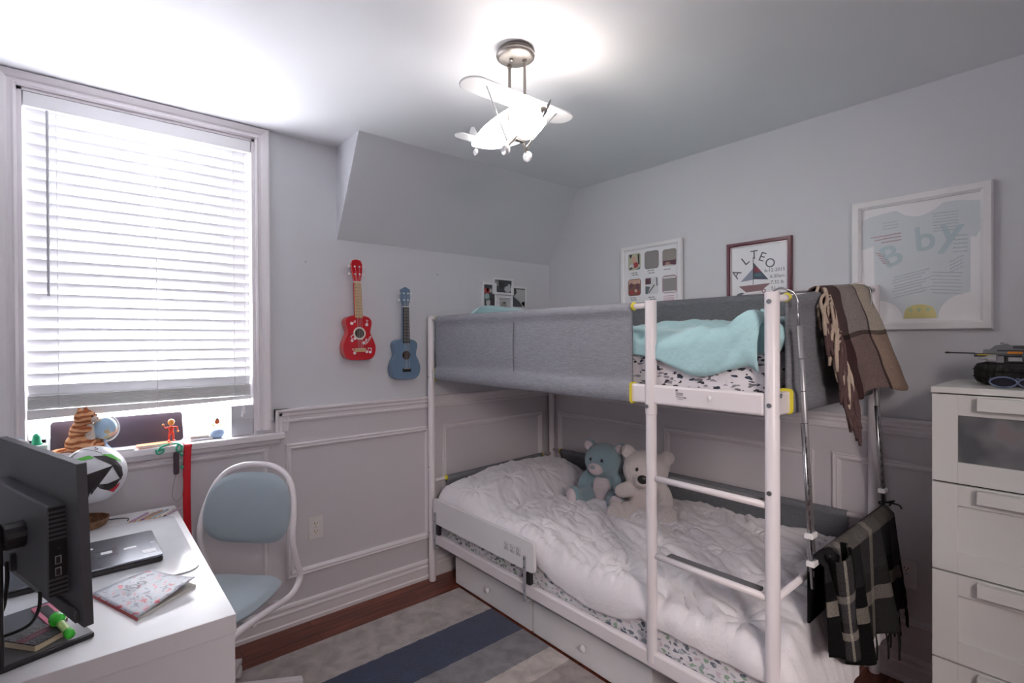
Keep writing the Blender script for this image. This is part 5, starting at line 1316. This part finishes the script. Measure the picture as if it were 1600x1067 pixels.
L_.new(b_.outputs[0], x1.inputs[1]); L_.new(tl_.outputs[0], x1.inputs[2]); L_.new(x1.outputs[0], x2.inputs[1]); L_.new(t_.outputs[0], x2.inputs[2]); L_.new(x2.outputs[0], N_['Material Output'].inputs['Surface'])
FROST = WG
def wing(cx, cy, z, half, chord, name, th=.006, rimr=.0032, dihed=.0, par=al):
    o = []
    n_ = 10
    for i in range(n_+1): a = -PI/2 + PI*i/n_; o.append((cx+half-chord*.45+chord*.45*math.cos(a), cy+chord*.5*math.sin(a)))
    for i in range(n_+1): a = PI/2 + PI*i/n_; o.append((cx-half+chord*.45+chord*.45*math.cos(a), cy+chord*.5*math.sin(a)))
    m = MB(); m.prism(o, lambda a, b, d: Vector((a, b, z+d)), 0, th); w_ = m.build(name, FROST, par, bevel=.0015)
    m = MB(); m.tube([(a, b, z+th/2) for a, b in o], rimr, 8, closed=True); m.build('wing_rim', M_glassedge, w_, smooth=True); return w_
M_glassedge = mat('glass_edge', (240, 240, 244), .15, trans=.5)
cxl = -1.425
wing(cxl, -1.305, 2.372, .262, .105, 'wing')
wing(cxl, -1.015, 2.318, .095, .055, 'tail_wing', .004, .002)
m = MB(); m.prism([(-1.045, 2.318), (-.985, 2.318), (-.978, 2.36), (-.99, 2.38), (-1.01, 2.375)], FX, cxl-.002, cxl+.002); m.build('tail_fin', FROST, al, bevel=.001)
# body: tail cone of white glass, glowing nose globe
LBODY = mat('lit_opal_glass_tail', (240, 240, 240), .4, emit=((255, 250, 244), 3.0))
LNOSE = mat('lit_opal_glass', (255, 255, 255), .3, emit=((255, 246, 238), 19.0))
MT = Matrix.Rotation(PI/2, 3, 'X')     # +z of profile -> -y
def body(prof, mt, name, n=32, zc=lambda q: 0):
    vs = []; fs = []
    m = MB(); rings = []
    for r, y, z in prof: rings.append([(cxl+r*math.cos(2*PI*k/n), y, z+r*math.sin(2*PI*k/n)) for k in range(n)])
    m.sweep(rings); return m.build(name, mt, al, smooth=True)
body([(.002, -1.0, 2.304), (.010, -1.004, 2.303), (.020, -1.03, 2.302), (.034, -1.07, 2.300), (.048, -1.12, 2.298), (.058, -1.18, 2.296), (.064, -1.24, 2.295), (.0655, -1.29, 2.295), (.064, -1.315, 2.295)], LBODY, 'tail_glass')
body([(.062, -1.318, 2.295), (.064, -1.34, 2.295), (.060, -1.37, 2.296), (.050, -1.398, 2.297), (.034, -1.418, 2.298), (.018, -1.427, 2.298), (.002, -1.43, 2.298)], LNOSE, 'nose_glass')
m = MB(); m.tube([(cxl+.0665*math.cos(2*PI*k/32), -1.3165, 2.295+.0665*math.sin(2*PI*k/32)) for k in range(32)], .0028, 8, closed=True); m.build('band', M_nickel, al, smooth=True)
m = MB(); m.lathe([(0, 0), (.017, 0), (.015, .008), (.008, .016), (.003, .022), (0, .023)], (cxl, -1.428, 2.298), MT, 18); m.build('spinner', M_nickel, al, smooth=True)
for s2 in (-1, 1):
    m = MB(); vs = []
    o = [(-.001, 0), (.004, .004), (.0055, .018), (.004, .036), (.001, .046), (-.001, .046), (-.004, .034), (-.0045, .016)]
    ang = D(28) + (PI if s2 < 0 else 0)
    m.prism([(cxl+a*math.cos(ang)+b*math.sin(ang), 2.298-a*math.sin(ang)+b*math.cos(ang)) for a, b in o], FY, -1.449, -1.446); m.build('propeller_blade', M_steel, al)
for sx in (-1, 1):
    m = MB(); m.tube([(cxl+sx*.175, -1.325, 2.374), (cxl+sx*.048, -1.285, 2.222)], .0026, 8); m.build('wing_strut', M_steel, al, smooth=True)
    m = MB(); m.tube([(cxl+sx*.015, -1.30, 2.232), (cxl+sx*.036, -1.29, 2.215), (cxl+sx*.05, -1.285, 2.19)], .0042, 8); m.tube([(cxl+sx*.03, -1.345, 2.242), (cxl+sx*.046, -1.29, 2.205)], .003, 8); m.build('wheel_leg', M_nickel, al, smooth=True)
    m = MB(); m.lathe([(.004, -.011), (.014, -.011), (.0195, -.006), (.0205, 0), (.0195, .006), (.014, .011), (.004, .011)], (cxl+sx*.055, -1.285, 2.186), Matrix.Rotation(PI/2, 3, 'Y'), 20)
    w_ = m.build('wheel', M_glassedge, al, smooth=True)
    m = MB(); m.tube([(cxl+sx*.055-.014, -1.285, 2.186), (cxl+sx*.055+.014, -1.285, 2.186)], .003, 8); m.build('axle', M_steel, w_, smooth=True)
m = MB(); m.lathe([(.003, -.007), (.009, -.007), (.0135, -.003), (.0135, .003), (.009, .007), (.003, .007)], (cxl, -1.02, 2.266), Matrix.Rotation(PI/2, 3, 'Y'), 18); w_ = m.build('tail_wheel', M_glassedge, al, smooth=True)
m = MB(); m.tube([(cxl, -1.03, 2.292), (cxl, -1.02, 2.27)], .0022, 6); m.build('tail_leg', M_steel, al)
m = MB(); m.box(cxl-.02, cxl+.02, -1.31, -1.29, 2.226, 2.232, b=.001); m.build('underplate', M_nickel, al)
m = MB(); m.ell((cxl, -1.335, 2.364), (.012, .012, .008)); m.build('wing_nut', M_nickel, al, smooth=True)

# ------------------------------------------------------------------ dresser
DX, DY0, DY1 = -.477, -2.352, -3.16
ds = thing('dresser', 'tall white chest of drawers with a frosted glass top drawer at the right edge', 'chest of drawers', (-.25, (DY0+DY1)/2, 0))
M_ds = mat('white_foil', (222, 222, 219), .4, var=(3, .008))
m = MB(); m.box(-.46, -.03, DY0-.018, DY0, .0, 1.288); m.box(-.46, -.03, DY1, DY1+.018, .0, 1.288); m.box(-.04, -.03, DY0, DY1, .05, 1.288); m.box(-.45, -.03, DY0, DY1, .05, .066)
for z in (.385, .685, .985): m.box(-.452, -.04, DY0-.018, DY1+.018, z-.003, z+.001)
m.build('carcass', M_ds, ds)
MB().box(DX+.0162, DX+.0168, DY0-.002, DY1+.002, .072, 1.286).build('drawer_gap_shade', mat('gap_shade', (60, 58, 58), .8), ds)  # dark sheet standing in for the shade between drawers
MB().box(DX-.004, -.028, DY0+.002, DY1-.002, 1.2895, 1.310, b=.0015).build('top', M_ds, ds)
def drawer(z0, z1, glass):
    m = MB(); a0, a1 = DY0-.001, DY1+.001; st = .067
    # frame: stiles and rails round a recessed field
    m.box(DX, DX+.016, a0-.0, a0-st, z0, z1, b=.001); m.box(DX, DX+.016, a1+st, a1, z0, z1, b=.001)
    m.box(DX, DX+.016, a0-st, a1+st, z1-.068, z1, b=.001); m.box(DX, DX+.016, a0-st, a1+st, z0, z0+.070, b=.001)
    d_ = m.build('drawer', M_ds, ds)
    if glass: MB().box(DX+.008, DX+.012, a0-st+.002, a1+st-.002, z0+.068, z1-.066).build('glass_panel', FRG, d_, label='smoky frosted glass panel')
    else: MB().box(DX+.011, DX+.016, a0-st+.002, a1+st-.002, z0+.068, z1-.066).build('panel', M_ds, d_)
    MB().box(DX-.030, DX, DY0-.119, DY1+.119, z1-.046, z1-.004, b=.0015).build('handle', M_ds, d_)
FRG = bpy.data.materials.new('frosted_smoke_glass'); FRG.use_nodes = True
N_ = FRG.node_tree.nodes; L_ = FRG.node_tree.links; b_ = N_['Principled BSDF']; b_.inputs['Roughness'].default_value = .22; tc_ = N_.new('ShaderNodeTexCoord')
n_ = N_.new('ShaderNodeTexNoise'); n_.inputs['Scale'].default_value = 7; n_.inputs['Detail'].default_value = 2; L_.new(tc_.outputs['Object'], n_.inputs['Vector'])
r_ = ramp(N_, [(.42, (92, 95, 98)), (.66, (132, 132, 134)), (.8, (140, 120, 122))], False); L_.new(n_.outputs['Fac'], r_.inputs['Fac']); L_.new(r_.outputs['Color'], b_.inputs['Base Color'])
drawer(.991, 1.285, True); drawer(.691, .985, False); drawer(.391, .685, False); drawer(.070, .385, False)

# tyre, spaceship, sunglasses on the dresser
ZT = 1.3105
ty = thing('tyre', 'black treaded toy tyre lying flat on the dresser under the spaceship model', 'toy tyre', (-.22, -2.57, ZT))
m = MB(); n_ = 72; tc0 = (-.225, -2.568); rings = []
prof = [(.09, .004), (.112, .002), (.132, .008), (.139, .020), (.141, .040), (.139, .060), (.132, .072), (.112, .078), (.09, .074), (.086, .04)]
for k in range(n_):
    a = 2*PI*k/n_; g_ = .0045 if (k % 2) else 0
    rings.append([(tc0[0]+(r-(g_ if r > .125 else 0)-(0.003 if abs(z-.03) < .012 and r > .138 else 0))*math.cos(a), tc0[1]+(r-(g_ if r > .125 else 0))*math.sin(a), ZT+z) for r, z in prof])
rings.append(rings[0]); m.sweep(rings, caps=False); m.build('tread', mat('black_rubber', (26, 26, 27), .65, bump=(200, .3)), ty, smooth=False)
m = MB(); m.tube([(tc0[0]+.1415*math.cos(2*PI*k/60), tc0[1]+.1415*math.sin(2*PI*k/60), ZT+.027) for k in range(60)], .002, 6, closed=True); m.tube([(tc0[0]+.1415*math.cos(2*PI*k/60), tc0[1]+.1415*math.sin(2*PI*k/60), ZT+.052) for k in range(60)], .002, 6, closed=True); m.build('tread_rib', mat('black_rubber_matt', (20, 20, 21), .8), ty, smooth=True)
# model spaceship: nose to the left (toward +y), local frame rotated
sp = thing('model_spaceship', 'grey toy brick spaceship with yellow trim and long black nose resting on the tyre', 'toy spaceship', (-.27, -2.535, ZT+.0785), D(-4), local=True)
SG = mat('toy_grey', (122, 124, 128), .4); SD = mat('toy_dark_grey', (66, 67, 72), .4); SY = mat('toy_yellow', (212, 180, 50), .4); SO = mat('toy_orange', (222, 140, 44), .4); SL2 = mat('toy_light_grey', (168, 168, 172), .4)
def P_box(name, dims, mt, b=.001, par=sp): return MB().box(*dims, b=b).build(name, mt, par)
P_box('keel', (-.016, .016, -.17, .10, .018, .030), SD); P_box('fuselage', (-.022, .022, -.16, .075, .030, .044), SG)
m = MB(); m.prism([(.12, .024), (.075, .028), (.045, .058), (.02, .064), (-.005, .052), (-.03, .044), (-.03, .024)], lambda a, b, d: Vector((d, a, b)), -.017, .017); m.build('canopy', SG, sp, bevel=.001)
P_box('cockpit_screen', (-.018, .018, -.045, .0, .048, .058), SD)
m = MB(); m.tube([(0, .10, .030), (0, .172, .031)], .0024, 8); m.lathe([(0, 0), (.0036, .002), (.0036, .012), (0, .016)], (0, .17, .031), Matrix.Rotation(-PI/2, 3, 'X'), 10); m.build('nose_gun', M_black, sp, smooth=False)
P_box('stripe', (-.024, .024, .045, .09, .0235, .0275), SY); P_box('orange_brick', (-.027, .027, -.025, .012, .030, .042), SO)
for sx in (-1, 1):
    m = MB(); m.lathe([(0, 0), (.002, .0), (.007, .022), (.013, .03), (.014, .05), (0, .05)], (sx*.045, .085, .014), Matrix.Rotation(PI/2, 3, 'X'), 14); m.build('engine_cone', SL2, sp, smooth=False)
    m = MB(); m.lathe([(0, -.03), (.015, -.03), (.017, -.024), (.017, .024), (.015, .03), (0, .03)], (sx*.052, -.06, .020), Matrix.Rotation(PI/2, 3, 'X'), 16); m.build('engine', SD, sp, smooth=False)
    m = MB(); m.lathe([(.008, -.008), (.017, -.008), (.019, -.004), (.019, .004), (.017, .008), (.008, .008)], (sx*.085, -.10, .024), Matrix.Rotation(PI/2, 3, 'Y'), 18); m.build('turbine', SL2, sp, smooth=False)
    P_box('wing', (sx*.02, sx*.13, -.15, -.09, .040, .046), SG); P_box('wing_stripe', (sx*.05, sx*.13, -.15, -.135, .046, .050), SY)
    P_box('skid', (sx*.03, sx*.036, .02, .05, .0, .022), SL2); P_box('skid', (sx*.03, sx*.036, -.09, -.06, .0, .022), SL2)
    m = MB(); m.tube([(sx*.12, -.08, .043), (sx*.12, .02, .043)], .003, 8); m.build('wing_gun', SD, sp)
P_box('tail_block', (-.03, .03, -.20, -.16, .024, .06), SD); P_box('tail_stripe', (-.022, .022, -.2, -.16, .060, .066), SY)
for i, (y, z) in enumerate(((.06, .03), (.03, .064), (-.07, .044), (-.10, .044), (-.13, .044))):
    m = MB(); m.lathe([(0, 0), (.0045, 0), (.0045, .004), (0, .004)], (0, y, z), n=12); m.build('stud', SG, sp)
# sunglasses
sg = thing('sunglasses', 'dark blue sunglasses with pale rims on the dresser in front of the tyre', 'sunglasses', (-.42, -2.60, ZT))
GF = mat('blue_grey_acetate', (96, 108, 138), .2, coat=.5); GL = mat('dark_lens', (24, 26, 38), .08)
for k, y in enumerate((-2.525, -2.592)):
    o = [(y+.030*math.cos(a)*(1+.08*math.cos(2*a)), ZT+.0205+.0165*math.sin(a)) for a in [2*PI*i/24 for i in range(24)]]
    m = MB(); m.tube([(-.432, a, z) for a, z in o], .0028, 8, closed=True); m.build('rim', GF, sg, smooth=True)
    m = MB(); m.prism(o, lambda a, b, d: Vector((d, a, b)), -.4330, -.4315); m.build('lens', GL, sg)
m = MB(); m.tube([(-.432, -2.553, ZT+.03), (-.434, -2.5585, ZT+.034), (-.432, -2.564, ZT+.03)], .0026, 8); m.build('bridge', GF, sg, smooth=True)
for y, y2 in ((-2.495, -2.507), (-2.623, -2.612)):
    m = MB(); m.tube(smoothpath([(-.432, y, ZT+.032), (-.40, y+.0, ZT+.026), (-.375, y2, ZT+.016), (-.362, y2, ZT+.004)], 5), .0026, 8); m.build('temple', GF, sg, smooth=True)

# ------------------------------------------------------------------ hanging rack at the foot end
rk = thing('hanging_rack', 'adjustable metal hanging bar hooked over the foot end of the bunk bed', 'hanging rail', (-.55, -2.125, .72))
def hanger(xt, zt_, xb, zb, railz, back):
    yy = -2.125
    top = Vector((xt, yy, zt_)); bot = Vector((xb, yy, zb)); d = (bot-top).normalized()
    hk = [Vector((xt-.03, BY1+.02, railz-.01)), Vector((xt-.03, BY1+.022, railz+.012)), Vector((xt-.022, BY1-.002, railz+.028)), Vector((xt-.004, BY1-.035, railz+.016)), Vector((xt+.004, yy+.005, railz-.02)), Vector((xt-.012, yy, zt_+.035)), Vector((xt-.004, yy, zt_))]
    m = MB(); m.tube(smoothpath(hk, 6), .0034, 8); m.build('hook', M_chrome, rk, smooth=True)
    L = (bot-top).length
    m = MB(); m.tube([top, top+d*(L*.86)], .0085, 12); tb = m.build('outer_tube', mat('grey_tube_metal', (168, 168, 172), .42, .7), rk, smooth=True)
    off = Vector((-.019, 0, 0)); 
    m = MB(); m.tube([top+d*(L*.36)+off, bot+off*.9], .0062, 12); t2 = m.build('ladder_strip', M_chrome, rk, smooth=True)
    m = MB(); 
    for i in range(14): q = top+d*(L*(.42+.04*i))+off; m.box(q.x-.0035, q.x+.0035, q.y-.0068, q.y-.0058, q.z-.009, q.z+.009)
    m.build('strip_holes', M_dgrey, t2)
    m = MB()
    for q_ in (.12, .24, .36, .6): q = top+d*(L*q_); m.tube([q-d*.001, q+d*.001], .0088, 12)
    m.build('tube_rings', M_dgrey, tb)
    for q_ in (.79, .90):
        q = top+d*(L*q_)+off*.4; m = MB(); m.box(q.x-.024, q.x+.02, q.y-.014, q.y+.012, q.z-.009, q.z+.009, b=.003); m.build('clip', M_plasticw, rk, label='clear white clip')
hanger(-.995, 1.515, -.876, .665, 1.605, False); hanger(-.262, 1.50, -.072, .655, 1.67, True)
m = MB(); m.tube([(-.90, -2.128, .752), (-.075, -2.128, .742)], .0095, 12); m.build('cross_bar', M_chrome, rk, smooth=True)
m = MB(); m.tube(smoothpath([(-.13, -2.15, .775), (-.10, -2.16, .79), (-.06, -2.14, .775), (-.09, -2.11, .765), (-.13, -2.12, .785), (-.07, -2.165, .77), (-.03, -2.17, .745)], 5), .0032, 8); m.build('tie', M_cord, rk, smooth=True, label='black cord tie')

# brown throw over the end rail
THR = uvblocks('brown_check_wool', [(0, (92, 74, 74)), (.26, (168, 158, 154)), (.62, (100, 94, 94)), (.65, (214, 202, 184)), (.995, (168, 152, 146))], [(0, (255, 255, 255)), (.58, (150, 140, 138)), (.61, (220, 202, 198))])
tw = thing('brown_throw', 'brown, grey and cream checked wool throw with a shaggy fringe over the bunk foot rail', 'throw', (-.55, -2.14, 1.2))
def thr(a, b):
    # a: 0 fringe edge .. 1 wall side ; b: 0 inside the bed .. 1 bottom outside
    xt = -.70 + .46*a; L_in, L_out = .16, .55
    s_ = b*(L_in+L_out+.09)
    rail_z = 1.602 + (xt+1.047)*.0846 + .016
    if s_ < L_in: x = xt; y = BY1+.034; z = rail_z-.02-(L_in-s_)
    elif s_ < L_in+.09:
        t_ = (s_-L_in)/.09; an = PI*t_; x = xt; y = BY1 + .034*math.cos(an); z = rail_z-.02+.032*math.sin(an)
    else:
        t_ = (s_-L_in-.09)/L_out
        fl_ = .09*a
        x = xt + t_*(.10+.04*a-.06*(1-a)); z = rail_z-.02 - t_*(.36+.012*math.sin(a*9)+.03*a)
        y = BY1-.036 - .05*t_ - fl_*t_*.55 - .016*math.sin(a*8+1.5)*t_ - .01*nz(a*4, t_*4)
    return (x, y, z)
m = MB(); m.grid(thr, 40, 60); m.build('wool_cloth', THR, tw, smooth=True, solid=.006)
def fringe_mat(name, c1, c2): return mat(name, c1, .95, bump=(300, .6), var=(30, .1))
F1 = mat('fringe_cream', (190, 172, 156), .95, bump=(300, .6), var=(20, .1)); F2m = mat('fringe_brown', (92, 70, 70), .95, bump=(300, .6), var=(20, .1))
random.seed(5)
for k in range(84):
    b = .26 + .74*k/83; p = Vector(thr(.0, b)); p.x -= .001
    dxq = random.uniform(-.062, .012) ; ln = random.uniform(.11, .17); p.x -= max(0, -dxq)*.3; q = p + Vector((dxq*.8, random.uniform(-.02, .004), -ln*.3)); e_ = p + Vector((dxq*1.0+random.uniform(-.008, .012), random.uniform(-.03, -.008), -ln))
    m = MB(); m.tube(smoothpath([p + Vector((.004, -.003, 0)), q, e_], 4), [.0052]*5 + [.0066, .0070, .0062, .0046], 7)
    m.build('fringe_tassel', F1 if (k < 36 and k % 3 != 1) or (36 <= k < 66 and k % 4 == 0) else F2m, tw, smooth=True)

# plaid scarf over the bar
PLD = uvblocks('black_grey_plaid_wool', [(0, (8, 8, 9)), (.16, (110, 106, 104)), (.24, (8, 8, 9)), (.42, (58, 56, 58)), (.56, (140, 136, 126)), (.61, (58, 56, 58)), (.74, (8, 8, 9)), (.90, (66, 64, 66))],
               [(0, (8, 8, 9)), (.34, (110, 106, 102)), (.42, (40, 40, 43)), (.62, (12, 12, 14)), (.72, (128, 122, 114)), (.80, (10, 10, 12))], 'SCREEN')
ps = thing('plaid_scarf', 'black, grey and cream plaid blanket scarf hung on the metal bar above the quilt', 'scarf', (-.5, -2.16, .4))
def scarf(a, b):
    xt = -.885 + .78*a
    Lb, Lf = .20, .23 + .15*sstep(.02, .32, a) + .02*a
    s_ = b*(Lb+.06+Lf)
    if s_ < Lb: z = .742-(Lb-s_); y = -2.113+.004; x = xt
    elif s_ < Lb+.06:
        t_ = (s_-Lb)/.06; y = -2.128+.016*math.cos(PI*t_)*1.0; z = .745+.02*math.sin(PI*t_); x = xt
    else:
        t_ = (s_-Lb-.06)/Lf; x = xt - .10*t_*(1-a)**1.5 + .03*t_*a; z = .745-t_*Lf
        y = -2.146 - .030*t_ - .026*t_*math.sin(a*19+.6) - .014*t_*math.sin(a*37) - .012
    return (x, y, z)
m = MB(); m.grid(scarf, 90, 60); m.build('wool_cloth', PLD, ps, smooth=True, solid=.007)
# the rolled outer fold at the near end
def roll(a, b):
    an = a*PI*1.5 - .4; r_ = .040*(1-.15*b)+.004*math.sin(b*8)
    return (-.835 + .03*b + r_*1.0*math.cos(an), -2.185 - .02*b - r_*.7*math.sin(an), .785 - .335*b + .02*math.cos(an)*(1-b))
m = MB(); m.grid(roll, 20, 40); m.build('rolled_fold', PLD, ps, smooth=True, solid=.008)
FB = mat('fringe_black', (26, 26, 29), .95, bump=(300, .6))
for k in range(20):
    a = .60 + .40*k/19; p = Vector(scarf(a, 1.0)) if k % 2 else Vector(scarf(1.0, .55+.4*k/19))
    ln = random.uniform(.07, .13); m = MB(); m.tube(smoothpath([p, p+Vector((random.uniform(-.008, .012), -.005, -ln*.5)), p+Vector((random.uniform(-.02, .02), -.008, -ln))], 3), .0032, 6); m.build('fringe_tassel', FB, ps, smooth=True)

# ------------------------------------------------------------------ lights
w = bpy.data.worlds.new('sky'); sc.world = w; w.use_nodes = True
bg = w.node_tree.nodes['Background']; bg.inputs[0].default_value = (.86, .93, 1.0, 1); bg.inputs[1].default_value = 4.0
def area(name, loc, rot, sx, sy, power, col):
    l = bpy.data.lights.new(name, 'AREA'); l.shape = 'RECTANGLE'; l.size = sx; l.size_y = sy; l.energy = power; l.color = col
    o = bpy.data.objects.new(name, l); COL.objects.link(o); o.location = loc; o.rotation_euler = rot; return o
area('daylight', (-2.46, 1.3, 1.5), (D(-90), 0, 0), 2.6, 3.2, 285, (.97, .955, 1.0))
def point(name, loc, r, power, col):
    l = bpy.data.lights.new(name, 'POINT'); l.energy = power; l.shadow_soft_size = r; l.color = col
    o = bpy.data.objects.new(name, l); COL.objects.link(o); o.location = loc; return o
# added fill lamp in the unseen hall, aimed through the doorway at the bed
area('added_fill_light', (-3.0, -4.2, 2.2), Vector((2.2, 3.0, -1.6)).to_track_quat('-Z', 'Y').to_euler(), .7, .7, 24, (1.0, .88, .82))

sc.view_settings.view_transform = 'Standard'; sc.view_settings.look = 'None'; sc.view_settings.gamma = 1.0; sc.view_settings.use_curve_mapping = False
sc.view_settings.exposure = 1.22
sc.cycles.max_bounces = 10; sc.cycles.diffuse_bounces = 6; sc.cycles.transparent_max_bounces = 12; sc.cycles.use_denoising = True
